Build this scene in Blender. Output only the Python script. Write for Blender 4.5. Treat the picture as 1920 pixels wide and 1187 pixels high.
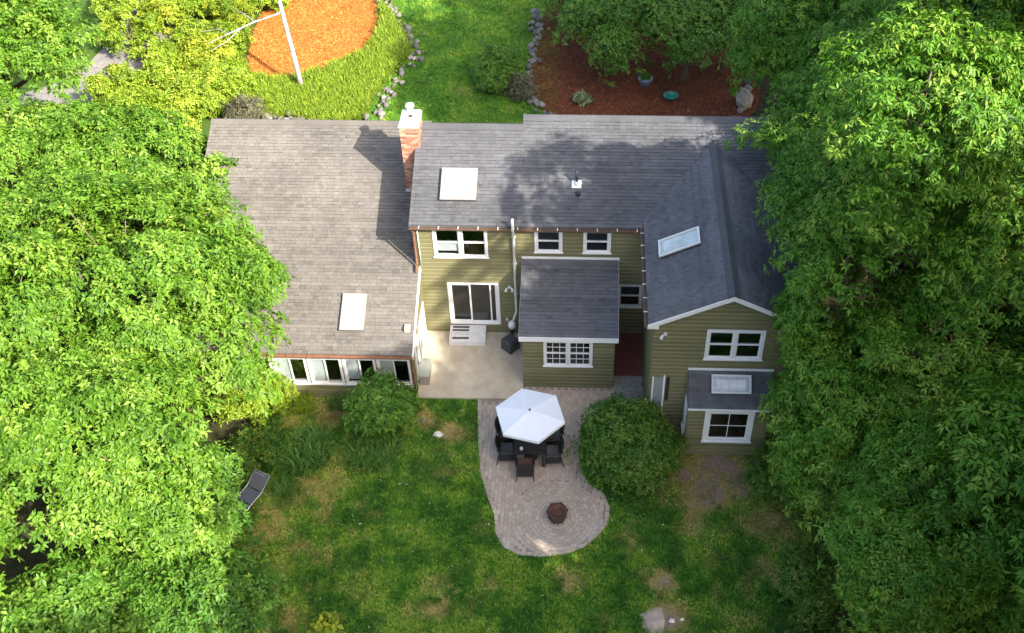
import bpy, math, random
import numpy as np
from mathutils import Vector, Matrix

random.seed(7)
for o in list(bpy.data.objects):
    bpy.data.objects.remove(o)
scene = bpy.context.scene
COL = scene.collection

# ------------------------------------------------------------------ camera
PITCH, YAW, ROLL, F, PPX = 44.062, -2.422, -0.679, 2000.0, 72.8
cam_d = bpy.data.cameras.new("camera")
cam = bpy.data.objects.new("camera", cam_d)
COL.objects.link(cam)
cam.location = (2.054, -27.568, 27.559)
pt, yw, rl = (math.radians(a) for a in (PITCH, YAW, ROLL))
fwd = Vector((math.sin(yw) * math.cos(pt), math.cos(yw) * math.cos(pt), -math.sin(pt)))
rgt = Vector((math.cos(yw), -math.sin(yw), 0))
up = rgt.cross(fwd)
r2 = rgt * math.cos(rl) + up * math.sin(rl)
u2 = up * math.cos(rl) - rgt * math.sin(rl)
cam.rotation_euler = Matrix((r2, u2, -fwd)).transposed().to_euler()
cam_d.sensor_fit = 'HORIZONTAL'
cam_d.sensor_width = 36
cam_d.lens = 36 * F / 1920
cam_d.shift_x = -PPX / 1920
cam_d.clip_end = 500
scene.camera = cam

# ------------------------------------------------------------------ sky, sun, exposure
SUN_AZ, SUN_EL = 129.4, 38.0
w = bpy.data.worlds.new("World")
scene.world = w
w.use_nodes = True
nt = w.node_tree
sky = nt.nodes.new("ShaderNodeTexSky")
sky.sky_type = 'NISHITA'
sky.sun_disc = False
sky.sun_elevation = math.radians(SUN_EL)
sky.sun_rotation = math.radians(SUN_AZ)
sky.air_density = 1.0
sky.dust_density = 4.0
sky.ozone_density = 0.6
nt.links.new(sky.outputs[0], nt.nodes['Background'].inputs[0])
nt.nodes['Background'].inputs[1].default_value = 0.15
az, el = math.radians(SUN_AZ), math.radians(SUN_EL)
SV = Vector((math.sin(az) * math.cos(el), math.cos(az) * math.cos(el), math.sin(el)))
sl = bpy.data.lights.new("sun", 'SUN')
sl.energy = 3.8
sl.angle = math.radians(0.55)
sl.color = (1.0, 0.93, 0.82)
so = bpy.data.objects.new("sun", sl)
COL.objects.link(so)
so.location = (30, -30, 40)
so.rotation_euler = SV.to_track_quat('Z', 'Y').to_euler()
vs = scene.view_settings
vs.view_transform = 'Standard'
vs.look = 'None'
vs.exposure = 1.82
vs.gamma = 1
vs.use_curve_mapping = False
scene.cycles.use_denoising = True
scene.cycles.max_bounces = 8
scene.cycles.transparent_max_bounces = 12

# ------------------------------------------------------------------ helpers
Z = Vector((0, 0, 1))


class MB:
    """collects shapes, then links them as one mesh object"""

    def __init__(s):
        s.V, s.F, s.T = [], [], []

    def hexa(s, p, t=.5):
        b = len(s.V)
        s.V += [tuple(q) for q in p]
        for f in ((0, 3, 2, 1), (4, 5, 6, 7), (0, 1, 5, 4), (1, 2, 6, 5), (2, 3, 7, 6), (3, 0, 4, 7)):
            s.F.append(tuple(b + i for i in f))
            s.T.append(t)
        return s

    def box(s, x0, x1, y0, y1, z0, z1, t=.5):
        return s.hexa([(x0, y0, z0), (x1, y0, z0), (x1, y1, z0), (x0, y1, z0),
                       (x0, y0, z1), (x1, y0, z1), (x1, y1, z1), (x0, y1, z1)], t)

    def wbox(s, W, u0, u1, n0, n1, z0, z1, t=.5):
        P = W.P
        return s.hexa([P(u0, n0, z0), P(u1, n0, z0), P(u1, n1, z0), P(u0, n1, z0),
                       P(u0, n0, z1), P(u1, n0, z1), P(u1, n1, z1), P(u0, n1, z1)], t)

    def poly(s, pts, t=.5):
        b = len(s.V)
        s.V += [tuple(q) for q in pts]
        s.F.append(tuple(range(b, b + len(pts))))
        s.T.append(t)
        return s

    def prism(s, pts, d, t=.5):
        """polygon pts extruded by vector d"""
        n = len(pts)
        b = len(s.V)
        d = Vector(d)
        s.V += [tuple(q) for q in pts] + [tuple(Vector(q) + d) for q in pts]
        s.F.append(tuple(range(b, b + n)))
        s.F.append(tuple(range(b + 2 * n - 1, b + n - 1, -1)))
        for i in range(n):
            j = (i + 1) % n
            s.F.append((b + i, b + n + i, b + n + j, b + j))
        s.T += [t] * (n + 2)
        return s

    def tube(s, pts, rad, n=8, t=.5, caps=True):
        pts = [Vector(p) for p in pts]
        if not hasattr(rad, '__len__'):
            rad = [rad] * len(pts)
        b = len(s.V)
        for i, p in enumerate(pts):
            d = (pts[min(i + 1, len(pts) - 1)] - pts[max(i - 1, 0)]).normalized()
            a = d.cross(Vector((.31, .87, .39)) if abs(d.y) < .9 else Vector((1, 0, 0))).normalized()
            c = d.cross(a)
            for k in range(n):
                an = 2 * math.pi * k / n
                s.V.append(tuple(p + (a * math.cos(an) + c * math.sin(an)) * rad[i]))
        for i in range(len(pts) - 1):
            for k in range(n):
                k2 = (k + 1) % n
                s.F.append((b + i * n + k, b + i * n + k2, b + (i + 1) * n + k2, b + (i + 1) * n + k))
                s.T.append(t)
        if caps:
            s.F.append(tuple(b + k for k in reversed(range(n))))
            s.F.append(tuple(b + (len(pts) - 1) * n + k for k in range(n)))
            s.T += [t, t]
        return s

    def build(s, name, m, parent=None, smooth=False):
        me = bpy.data.meshes.new(name)
        me.from_pydata(s.V, [], s.F)
        a = me.attributes.new('tint', 'FLOAT', 'FACE')
        a.data.foreach_set('value', np.array(s.T, dtype=np.float32))
        if smooth:
            me.polygons.foreach_set('use_smooth', np.ones(len(s.F), dtype=bool))
        me.materials.append(m)
        o = bpy.data.objects.new(name, me)
        COL.objects.link(o)
        if parent:
            o.parent = parent
        return o


class Wall:
    """plane basis: u along T, n outward, z up"""

    def __init__(s, O, T, N):
        s.O, s.T, s.N = Vector(O), Vector(T), Vector(N)

    def P(s, u, n, z):
        return s.O + s.T * u + s.N * n + Z * z


def mesh_np(name, V, tris, tint, m, parent=None, col=None):
    me = bpy.data.meshes.new(name)
    n, f = len(V), len(tris)
    me.vertices.add(n)
    me.vertices.foreach_set('co', np.ascontiguousarray(V, dtype=np.float32).ravel())
    me.loops.add(f * 3)
    me.loops.foreach_set('vertex_index', np.ascontiguousarray(tris, dtype=np.int32).ravel())
    me.polygons.add(f)
    me.polygons.foreach_set('loop_start', np.arange(0, f * 3, 3, dtype=np.int32))
    a = me.attributes.new('tint', 'FLOAT', 'FACE')
    a.data.foreach_set('value', np.ascontiguousarray(tint, dtype=np.float32))
    if col is not None:
        a = me.attributes.new('dry', 'FLOAT', 'FACE')
        a.data.foreach_set('value', np.ascontiguousarray(col, dtype=np.float32))
    me.update()
    me.validate()
    me.materials.append(m)
    o = bpy.data.objects.new(name, me)
    COL.objects.link(o)
    if parent:
        o.parent = parent
    return o


def tag(o, label=None, cat=None, group=None, kind=None):
    if label:
        o['label'] = label
    if cat:
        o['category'] = cat
    if group:
        o['group'] = group
    if kind:
        o['kind'] = kind
    return o


def empty(name, loc=(0, 0, 0), label=None, cat=None, group=None, parent=None, rz=0.0):
    o = bpy.data.objects.new(name, None)
    COL.objects.link(o)
    o.location = loc
    o.rotation_euler.z = rz
    o.empty_display_size = .2
    if parent:
        o.parent = parent
    return tag(o, label, cat, group)


def copy_tree(o, parent=None):
    c = o.copy()
    COL.objects.link(c)
    c.parent = parent
    for ch in o.children:
        copy_tree(ch, c)
    return c


# ------------------------------------------------------------------ materials
class NT:
    def __init__(s, name):
        s.m = bpy.data.materials.new(name)
        s.m.use_nodes = True
        s.t = s.m.node_tree
        s.b = s.t.nodes['Principled BSDF']
        s.out = s.t.nodes['Material Output']

    def n(s, typ, **kw):
        x = s.t.nodes.new(typ)
        for k, v in kw.items():
            if k.startswith('i_'):
                key = k[2:]
                x.inputs[int(key) if key.isdigit() else key].default_value = v
            else:
                setattr(x, k, v)
        return x

    def l(s, a, b):
        s.t.links.new(a, b)

    def noise(s, scale, detail=4, rough=.6, coord='Object', stretch=None):
        tc = s.n('ShaderNodeTexCoord')
        n = s.n('ShaderNodeTexNoise', i_Scale=scale, i_Detail=detail, i_Roughness=rough)
        if stretch:
            mp = s.n('ShaderNodeMapping')
            mp.inputs['Scale'].default_value = stretch
            s.l(tc.outputs[coord], mp.inputs[0])
            s.l(mp.outputs[0], n.inputs['Vector'])
        else:
            s.l(tc.outputs[coord], n.inputs['Vector'])
        return n.outputs['Fac']

    def ramp(s, fac, stops):
        r = s.n('ShaderNodeValToRGB')
        e = r.color_ramp.elements
        while len(e) < len(stops):
            e.new(.5)
        for i, (p, c) in enumerate(stops):
            e[i].position = p
            e[i].color = (*c, 1)
        s.l(fac, r.inputs[0])
        return r.outputs[0]

    def mix(s, fac, a, b, mode='MIX'):
        x = s.n('ShaderNodeMix', data_type='RGBA', blend_type=mode)
        for sock, v in ((x.inputs[0], fac), (x.inputs[6], a), (x.inputs[7], b)):
            if hasattr(v, 'links'):
                s.l(v, sock)
            elif hasattr(v, '__len__'):
                sock.default_value = (*v, 1)
            else:
                sock.default_value = v
        return x.outputs[2]

    def math(s, op, a, b=0.0, clamp=False):
        x = s.n('ShaderNodeMath', operation=op, use_clamp=clamp)
        for i, v in enumerate((a, b)):
            if hasattr(v, 'links'):
                s.l(v, x.inputs[i])
            else:
                x.inputs[i].default_value = v
        return x.outputs[0]

    def attr(s, name):
        return s.n('ShaderNodeAttribute', attribute_name=name).outputs['Fac']

    def bump(s, h, strength=.3, dist=.02):
        b = s.n('ShaderNodeBump', i_Strength=strength, i_Distance=dist)
        s.l(h, b.inputs['Height'])
        s.l(b.outputs[0], s.b.inputs['Normal'])

    def base(s, c, rough=.7, spec=.3):
        if hasattr(c, 'links'):
            s.l(c, s.b.inputs['Base Color'])
        else:
            s.b.inputs['Base Color'].default_value = (*c, 1)
        s.b.inputs['Roughness'].default_value = rough
        s.b.inputs['Specular IOR Level'].default_value = spec
        return s.m


def plain(name, c, rough=.6, spec=.3, var=.15, scale=6, metal=0, stretch=None):
    t = NT(name)
    n = t.noise(scale, 5, .65, stretch=stretch)
    lo = tuple(v * (1 - var) for v in c)
    hi = tuple(min(1, v * (1 + var)) for v in c)
    t.base(t.ramp(n, [(.25, lo), (.75, hi)]), rough, spec)
    t.b.inputs['Metallic'].default_value = metal
    return t.m


def leafmat(name, dark, mid, light, trans=.35, gloss=.25, rough=.5):
    trans *= .72
    t = NT(name)
    tn = t.attr('tint')
    oi = t.n('ShaderNodeObjectInfo')
    f = t.math('ADD', tn, t.math('MULTIPLY', t.math('SUBTRACT', oi.outputs['Random'], .5), .12), True)
    c = t.ramp(f, [(0, dark), (.5, mid), (1, light)])
    t.base(c, rough, gloss)
    tr = t.n('ShaderNodeBsdfTranslucent')
    t.l(t.mix(.5, c, t.mix(1.0, c, (1.25, 1.15, .45), 'MULTIPLY')), tr.inputs[0])
    mx = t.n('ShaderNodeMixShader', i_0=trans)
    t.l(t.b.outputs[0], mx.inputs[1])
    t.l(tr.outputs[0], mx.inputs[2])
    t.l(mx.outputs[0], t.out.inputs[0])
    return t.m


def shinglemat(name, lo, mid, hi):
    t = NT(name)
    tn = t.attr('tint')
    n = t.noise(28, 6, .75)
    big = t.noise(.55, 4, .6)
    f = t.math('ADD', t.math('MULTIPLY', tn, .62), t.math('MULTIPLY', n, .38))
    c = t.ramp(f, [(.22, lo), (.5, mid), (.85, hi)])
    stain = t.ramp(big, [(.35, (.80, .79, .78)), (.65, (1.08, 1.06, 1.04))])
    t.base(t.mix(1.0, c, stain, 'MULTIPLY'), .92, .15)
    t.bump(t.noise(120, 3, .7), .5, .006)
    return t.m


M = {}
M['shingle_brown'] = shinglemat('shingle_brown_grey', (.050, .046, .041), (.146, .136, .123), (.225, .212, .195))  # lighter and warmer tone than the grey shingles
M['shingle_grey'] = shinglemat('shingle_grey', (.034, .035, .038), (.100, .103, .111), (.160, .164, .176))
t = NT('siding_olive')
oi = t.n('ShaderNodeObjectInfo')
f = t.math('ADD', t.math('MULTIPLY', oi.outputs['Random'], .35), t.math('MULTIPLY', t.noise(2.2, 6, .7), .65))
M['siding'] = t.base(t.ramp(f, [(.2, (.128, .120, .056)), (.5, (.152, .142, .068)), (.8, (.176, .164, .082))]), .5, .35)
M['siding_back'] = plain('siding_backing', (.09, .085, .042), .7, .2, .1)
M['white'] = plain('white_trim', (.70, .70, .68), .45, .4, .05, 4)
M['offwhite'] = plain('weathered_white', (.54, .54, .51), .5, .35, .12, 9)
M['copper'] = plain('copper_gutter', (.34, .17, .10), .42, .5, .35, 7, .55)
M['brown_gutter'] = plain('brown_gutter', (.12, .075, .05), .45, .4, .3, 7, .2)
M['interior'] = plain('interior_floor', (.10, .075, .05), .6, .3, .3, 2)
M['interior_wall'] = plain('interior_wall', (.28, .26, .23), .8, .2, .1, 1)
M['blind'] = plain('pale_blind', (.62, .64, .64), .7, .2, .06, 2)
M['skylight_frame'] = plain('bronze_frame', (.24, .225, .205), .45, .4, .15, 6)
M['skylight'] = plain('milky_skylight', (.72, .75, .75), .12, .5, .12, 1.2)
M['dirty_plexi'] = plain('dirty_plexi', (.42, .44, .46), .28, .5, .35, 5)
M['dark_metal'] = plain('dark_metal', (.03, .03, .03), .5, .4, .3, 10)
M['flashing'] = plain('lead_flashing', (.5, .5, .48), .5, .4, .15, 10)
M['black'] = plain('black_wicker', (.018, .017, .016), .55, .35, .3, 40)
M['charcoal'] = plain('charcoal_cover', (.055, .056, .058), .7, .25, .2, 8)
M['rust'] = plain('rusted_iron', (.065, .038, .026), .8, .2, .5, 14)
M['cushion'] = plain('brown_cushion', (.10, .055, .035), .8, .2, .25, 20)
M['canopy'] = plain('white_canopy', (.64, .66, .69), .75, .2, .04, 3)
M['alu'] = plain('aluminium', (.55, .56, .57), .35, .5, .1, 8, .7)
M['sling'] = plain('grey_sling', (.085, .095, .11), .75, .2, .12, 30)
M['concrete_white'] = plain('pale_concrete', (.58, .57, .55), .8, .2, .14, 7)
M['stone'] = plain('fieldstone', (.13, .122, .110), .9, .2, .4, 5)
M['pale_stone'] = plain('pale_stone', (.62, .56, .48), .9, .2, .2, 6)
M['bark'] = plain('bark', (.13, .105, .08), .9, .15, .5, 8, stretch=(3, 3, .6))
t = NT('birch_bark')
M['birch'] = t.base(t.ramp(t.noise(6, 6, .75, stretch=(.6, .6, 3.5)), [(.38, (.06, .05, .045)), (.46, (.30, .285, .26)), (.75, (.46, .445, .41))]), .7, .2)
M['red_floor'] = plain('red_painted_boards', (.155, .052, .038), .7, .25, .25, 4)
M['storage'] = plain('sage_box', (.34, .36, .29), .6, .3, .1, 5)
M['blue_bin'] = plain('blue_grey_plastic', (.20, .25, .33), .5, .4, .12, 6)
M['teal'] = plain('teal_plastic', (.03, .22, .17), .4, .4, .3, 9)

t = NT('brick')
tn = t.attr('tint')
M['brick'] = t.base(t.ramp(t.math('ADD', t.math('MULTIPLY', tn, .75), t.math('MULTIPLY', t.noise(30), .25)),
                           [(.1, (.20, .085, .055)), (.5, (.36, .17, .11)), (.95, (.52, .32, .23))]), .9, .15)
M['mortar'] = plain('mortar', (.36, .33, .29), .95, .1, .2, 20)

t = NT('window_glass')
gl = t.n('ShaderNodeBsdfGlossy', i_Roughness=.03)
gl.inputs[0].default_value = (.9, .95, 1, 1)
tp = t.n('ShaderNodeBsdfTransparent')
tp.inputs[0].default_value = (.36, .40, .38, 1)
fr = t.n('ShaderNodeLayerWeight', i_Blend=.5)
mx = t.n('ShaderNodeMixShader')
t.l(t.math('ADD', t.math('MULTIPLY', t.math('POWER', fr.outputs['Facing'], 4.0), .6), .12, True), mx.inputs[0])
t.l(tp.outputs[0], mx.inputs[1])
t.l(gl.outputs[0], mx.inputs[2])
t.l(mx.outputs[0], t.out.inputs[0])
M['glass'] = t.m
M['glass_clear'] = t.m.copy()
M['glass_clear'].name = 'window_glass_clear'
for nd in M['glass_clear'].node_tree.nodes:
    if nd.type == 'BSDF_TRANSPARENT':
        nd.inputs[0].default_value = (.92, .94, .94, 1)

# ground: lawn, dry patches, bare earth, woodland floor
t = NT('ground')
dry = t.attr('dry')
wood = t.attr('wood')
n1 = t.noise(.9, 6, .65)
n2 = t.noise(14, 5, .7)
n3 = t.noise(2.6, 5, .7)
green = t.ramp(t.math('ADD', t.math('MULTIPLY', n1, .5), t.math('MULTIPLY', n2, .5)),
               [(.3, (.026, .088, .008)), (.5, (.060, .150, .012)), (.7, (.145, .205, .024))])
straw = t.ramp(n2, [(.3, (.14, .11, .030)), (.7, (.34, .265, .085))])
earth = t.ramp(n2, [(.3, (.14, .092, .062)), (.7, (.33, .235, .165))])
d = t.math('ADD', dry, t.math('MULTIPLY', t.math('SUBTRACT', n3, .50), 1.0), True)
c = t.mix(t.ramp(d, [(.30, (0, 0, 0)), (.52, (1, 1, 1))]), green, straw)
c = t.mix(t.ramp(d, [(.62, (0, 0, 0)), (.82, (1, 1, 1))]), c, earth)
floor = t.ramp(n3, [(.35, (.020, .030, .010)), (.6, (.05, .045, .022))])
c = t.mix(wood, c, floor)
M['ground'] = t.base(c, .95, .1)
t.bump(n2, .6, .03)

def mulchmat(name, a_, b_, c_):
    t = NT(name)
    n = t.noise(22, 6, .75)
    t.base(t.mix(1.0, t.ramp(n, [(.3, a_), (.5, b_), (.7, c_)]), t.ramp(t.noise(1.2, 4, .6), [(.35, (.7, .72, .75)), (.65, (1.05, 1, 1))]), 'MULTIPLY'), .95, .1)
    t.bump(n, .9, .03)
    t2 = NT(name + '_chip')
    t2.base(t2.ramp(t2.attr('tint'), [(0, a_), (.5, b_), (1, c_)]), .9, .1)
    return t.m, t2.m


M['mulch'], M['chip'] = mulchmat('sunlit_orange_mulch', (.24, .075, .016), (.42, .145, .030), (.60, .25, .06))  # mulch colour brightened for the sunlit bed
M['mulch_shaded'], M['chip_shaded'] = mulchmat('shaded_red_mulch', (.075, .026, .013), (.150, .050, .023), (.26, .105, .05))  # mulch colour darkened for the shaded bed, shade put into the colour

t = NT('concrete_slab')
n = t.noise(1.3, 7, .65)
M['slab'] = t.base(t.mix(1.0, t.ramp(n, [(.3, (.37, .31, .225)), (.55, (.47, .405, .30)), (.75, (.56, .49, .375))]),
                         t.ramp(t.noise(40, 3, .6), [(.3, (.88, .88, .88)), (.7, (1.05, 1.05, 1.05))]), 'MULTIPLY'), .9, .15)
t = NT('paver')
oi = t.n('ShaderNodeObjectInfo')
f = t.math('ADD', t.math('MULTIPLY', t.attr('tint'), .5), t.math('MULTIPLY', t.noise(2.0, 6, .7), .5))
M['paver'] = t.base(t.ramp(f, [(.2, (.33, .262, .202)), (.5, (.385, .31, .24)), (.85, (.455, .372, .295))]), .9, .15)
t.bump(t.noise(60, 3, .6), .3, .004)
M['sand'] = plain('joint_sand', (.24, .20, .165), .95, .1, .25, 12)
M['gravel'] = plain('grey_gravel', (.24, .23, .19), .95, .1, .5, 22)
M['asphalt'] = plain('worn_driveway', (.20, .185, .175), .95, .1, .3, 3)

M['grass'] = None
t = NT('grass_blade')
c = t.mix(t.attr('dry'), t.ramp(t.attr('tint'), [(0, (.020, .085, .006)), (.5, (.062, .190, .011)), (1, (.22, .33, .028))]),
          t.ramp(t.attr('tint'), [(0, (.13, .125, .028)), (1, (.38, .33, .09))]))
t.base(c, .6, .25)
M['grass'] = t.m
M['leaf_bright'] = leafmat('leaf_bright', (.030, .088, .006), (.092, .200, .012), (.205, .310, .040), .36)
M['leaf_dark'] = leafmat('leaf_dark', (.026, .090, .005), (.080, .210, .010), (.240, .350, .045), .36)
M['leaf_wood'] = leafmat('leaf_wood', (.022, .065, .012), (.05, .12, .02), (.09, .17, .03), .3)
M['leaf_bush'] = leafmat('leaf_bush', (.020, .075, .007), (.066, .160, .013), (.22, .255, .045), .3)
M['leaf_shrub'] = leafmat('leaf_shrub', (.026, .084, .008), (.068, .170, .014), (.165, .275, .036), .32)
M['leaf_yellow'] = leafmat('leaf_yellow', (.10, .160, .008), (.215, .285, .016), (.38, .40, .032), .35)
M['leaf_lily'] = leafmat('leaf_lily', (.085, .155, .010), (.185, .285, .016), (.33, .39, .045), .35)
M['leaf_blade'] = leafmat('leaf_blade', (.022, .085, .012), (.070, .170, .026), (.200, .300, .06), .3)
M['leaf_varieg'] = leafmat('leaf_variegated', (.05, .11, .03), (.20, .26, .12), (.55, .56, .38), .2)
M['leaf_red'] = leafmat('leaf_dull', (.05, .05, .03), (.10, .10, .055), (.19, .18, .10), .2)


# ------------------------------------------------------------------ ground height and zones
def sstep(x, a, b):
    q = np.clip((x - a) / (b - a), 0, 1)
    return q * q * (3 - 2 * q)


def H(x, y):
    x = np.asarray(x, float)
    y = np.asarray(y, float)
    dip = sstep(-x, 3.5, 5.2) * sstep(-y, -6.0, -1.0)
    return -0.03 - .42 * dip + .03 * np.sin(.7 * x + .3 * y) * sstep(-y, 3.5, 7) * .6


# spots of dry grass and bare earth on the back lawn (x, y, radius, strength)
DRY = [(-6.3, -6.8, 1.3, .55), (-7.9, -8.2, 1.2, .58), (-7.0, -9.6, 1.3, .42), (-6.2, -11.4, 1.0, .44), (-7.6, -10.8, 1.0, .5), (-4.6, -10.6, .7, .3), (-.6, -10.6, .6, .3), (6.9, -10.8, 1.0, .3), (-2.3, -5.9, .7, .35), (-3.1, -4.2, .55, .75), (-2.35, -4.75, .6, .7),
       (-2.0, -11.1, .8, .60), (1.65, -10.4, .5, .62), (3.75, -8.9, .45, .60), (4.55, -10.3, .55, .8), (6.1, -6.9, 1.1, .9), (6.6, -5.9, 1.0, .95), (5.4, -6.3, .8, .85), (8.3, -6.0, .9, .95),
       (7.2, -6.6, 1.0, .9), (4.6, -11.5, .7, .85), (5.6, -8.2, .8, .5), (-6.3, -3.6, 1.0, .72), (-5.2, -3.7, .7, .65), (-7.8, -3.9, .9, .5),
       (-5.3, -11.9, 1.1, .36), (6.6, -9.3, .8, .35), (-4.3, 13.4, 1.0, .3), (7.7, -9.8, .9, .5), (-4.6, -8.2, .9, .2), (3.2, -11.6, .7, .2), (8.0, -8.0, 1.1, .6),
       (-3.9, 16.4, .9, .35), (-2.0, 14.2, .9, .3), (2.0, -10.0, .5, .3), (-1.4, -6.2, .3, .4), (-.9, -8.7, .4, .3), (5.4, -12.2, .9, .3)]


def dryness(x, y):
    s = np.zeros_like(x)
    for a, b, r, k in DRY:
        s = np.maximum(s, k * np.exp(-((x - a) ** 2 + (y - b) ** 2) / (r * r) * .9))
    return s


def woodness(x, y):
    lawn = sstep(x, -9.6, -8.2) * (1 - sstep(x, 8.2, 10.0)) * (1 - sstep(y, 0, 3)) * sstep(y, -16, -13.5)
    top = sstep(x, -9, -8) * (1 - sstep(x, .2, 1.2)) * sstep(y, 6, 8) * (1 - sstep(y, 40, 46))
    tl = (1 - sstep(x, -10, -8)) * sstep(y, 10, 12) * .5
    return 1 - np.clip(np.maximum(np.maximum(lawn, top), tl), 0, 1)


gx = np.unique(np.concatenate([np.linspace(-75, -12, 60), np.arange(-12, 11, .2), np.linspace(11, 75, 60)]))
gy = np.unique(np.concatenate([np.arange(-45, -13, 1.0), np.arange(-13, -2, .2), np.linspace(-2, 90, 90)]))
GX, GY = np.meshgrid(gx, gy)
GZ = H(GX, GY)
V = np.stack([GX.ravel(), GY.ravel(), GZ.ravel()], 1)
nx, ny = len(gx), len(gy)
idx = np.arange(nx * ny).reshape(ny, nx)
q = np.stack([idx[:-1, :-1], idx[:-1, 1:], idx[1:, 1:], idx[1:, :-1]], -1).reshape(-1, 4)
me = bpy.data.meshes.new('ground')
me.from_pydata(V.tolist(), [], q.tolist())
for nm, fn in (('dry', dryness), ('wood', woodness)):
    a = me.attributes.new(nm, 'FLOAT', 'POINT')
    a.data.foreach_set('value', fn(V[:, 0], V[:, 1]).astype(np.float32))
me.polygons.foreach_set('use_smooth', np.ones(len(q), dtype=bool))
me.materials.append(M['ground'])
g = bpy.data.objects.new('ground', me)
COL.objects.link(g)
tag(g, 'shaded back lawn with dry patches running into woodland floor', None, None, 'structure')


def inpoly(x, y, poly):
    x = np.asarray(x)
    y = np.asarray(y)
    r = np.zeros(x.shape, bool)
    n = len(poly)
    for i in range(n):
        x1, y1 = poly[i]
        x2, y2 = poly[(i + 1) % n]
        c = ((y1 > y) != (y2 > y)) & (x < (x2 - x1) * (y - y1) / (y2 - y1 + 1e-12) + x1)
        r ^= c
    return r


def smooth_poly(p, it=2):
    for _ in range(it):
        o = []
        for i in range(len(p)):
            a, b = p[i], p[(i + 1) % len(p)]
            o += [(a[0] * .75 + b[0] * .25, a[1] * .75 + b[1] * .25), (a[0] * .25 + b[0] * .75, a[1] * .25 + b[1] * .75)]
        p = o
    return p


def sheet(name, poly, z, thick, m, kind='structure'):
    o = MB().prism([(x, y, z - thick) for x, y in poly], (0, 0, thick)).build(name, m)
    tag(o, None, None, None, kind)
    return o


# ------------------------------------------------------------------ paved ground
slab_poly = [(-3.62, -3.3), (.015, -3.18), (.015, -.02), (-3.62, -.02)]
o = MB().box(-3.62, .015, -3.26, -.03, -.3, .05).build('patio_slab', M['slab'])
tag(o, 'beige concrete patio slab outside the sliding door', None, None, 'structure')
PAV = [(-1.50, -3.28), (-1.42, -4.2), (-1.30, -5.4), (-1.13, -6.5), (-.86, -7.33), (-.59, -8.04), (-.50, -8.73), (-.23, -9.2), (.27, -9.46), (.84, -9.5), (1.64, -9.38),
       (2.2, -9.12), (2.62, -8.7), (2.92, -8.24), (2.97, -7.64), (2.77, -7.13), (2.34, -6.83), (2.08, -6.3), (1.95, -5.5), (2.0, -4.4), (2.5, -3.6), (3.3, -3.1), (3.3, -2.62), (.03, -2.62), (.03, -3.28)]
pat = MB().prism([(x, y, -.2) for x, y in PAV], (0, 0, .195)).build('paver_patio', M['sand'])
tag(pat, 'curving patio of small grey-pink concrete pavers', None, None, 'structure')
FP = (1.36, -8.12)
pavers = []   # (cx, cy, angle, len, wid)
rng = np.random.default_rng(3)
r = .06
while r < 1.32:
    n = max(5, int(round(2 * math.pi * (r + .06) / .2)))
    for k in range(n):
        a = 2 * math.pi * (k + .5 * (int(r * 10) % 2)) / n
        cx, cy = FP[0] + (r + .06) * math.cos(a), FP[1] + (r + .06) * math.sin(a)
        pavers.append((cx, cy, a + math.pi / 2, 2 * math.pi * (r + .06) / n - .007, .118))
    r += .124
row = 0
x = -1.6
while x < 3.4:
    off = .105 * (row % 2)
    y = -9.7 + off
    while y < -2.5:
        if math.hypot(x - FP[0], y - FP[1]) > 1.40:
            pavers.append((x, y, math.pi / 2, .205, .119))
        y += .21
    x += .124
    row += 1
px_ = np.array([p[0] for p in pavers])
py_ = np.array([p[1] for p in pavers])
inner = smooth_poly(PAV, 0)
ok = np.ones(len(pavers), bool)
for dx, dy in ((.10, 0), (-.10, 0), (0, .12), (0, -.12), (0, 0)):
    ok &= inpoly(px_ + dx, py_ + dy, PAV)
pavers = [p for p, k in zip(pavers, ok) if k]
# border course along the curved edge
per = PAV[:22]
for i in range(len(per) - 1):
    a, b = Vector(per[i]), Vector(per[i + 1])
    L = (b - a).length
    n = max(1, int(round(L / .2)))
    dr = (b - a) / n
    nn = Vector((-dr.y, dr.x)).normalized()
    for k in range(n):
        c = a + dr * (k + .5) + nn * .035
        pavers.append((c.x, c.y, math.atan2(dr.y, dr.x), dr.length - .012, .125))
pm = MB().hexa([(-.5, -.5, -.03), (.5, -.5, -.03), (.5, .5, -.03), (-.5, .5, -.03), (-.485, -.475, .0), (.485, -.475, .0), (.485, .475, .0), (-.485, .475, .0)]).build('paver', M['paver'], pat)
pmesh = []
for k in range(6):
    m2 = pm.data.copy()
    m2.attributes['tint'].data.foreach_set('value', np.full(6, .1 + .16 * k, np.float32))
    pmesh.append(m2)
pavers.sort(key=lambda p: p[1])
mb = MB()
for i, (cx, cy, a, L, wd) in enumerate(pavers):
    z = random.uniform(.004, .012)
    if i < 300:
        if i == 0:
            o = pm
        else:
            o = pm.copy()
            COL.objects.link(o)
        o.data = random.choice(pmesh)
        o.location = (cx, cy, z)
        o.rotation_euler = (0, 0, a + random.uniform(-.02, .02))
        o.scale = (L, wd, 1)
    else:
        ca, sa = math.cos(a), math.sin(a)
        P = []
        for zz, k in ((-.03, .5), (0, .485)):
            for sx, sy in ((-1, -1), (1, -1), (1, 1), (-1, 1)):
                lx, ly = sx * L * k, sy * wd * (k - (.01 if zz == 0 else 0))
                P.append((cx + lx * ca - ly * sa, cy + lx * sa + ly * ca, z + zz))
        mb.hexa(P, random.random())
o = mb.build('small_pavers', M['paver'], pat)
o['kind'] = 'stuff'

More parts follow.
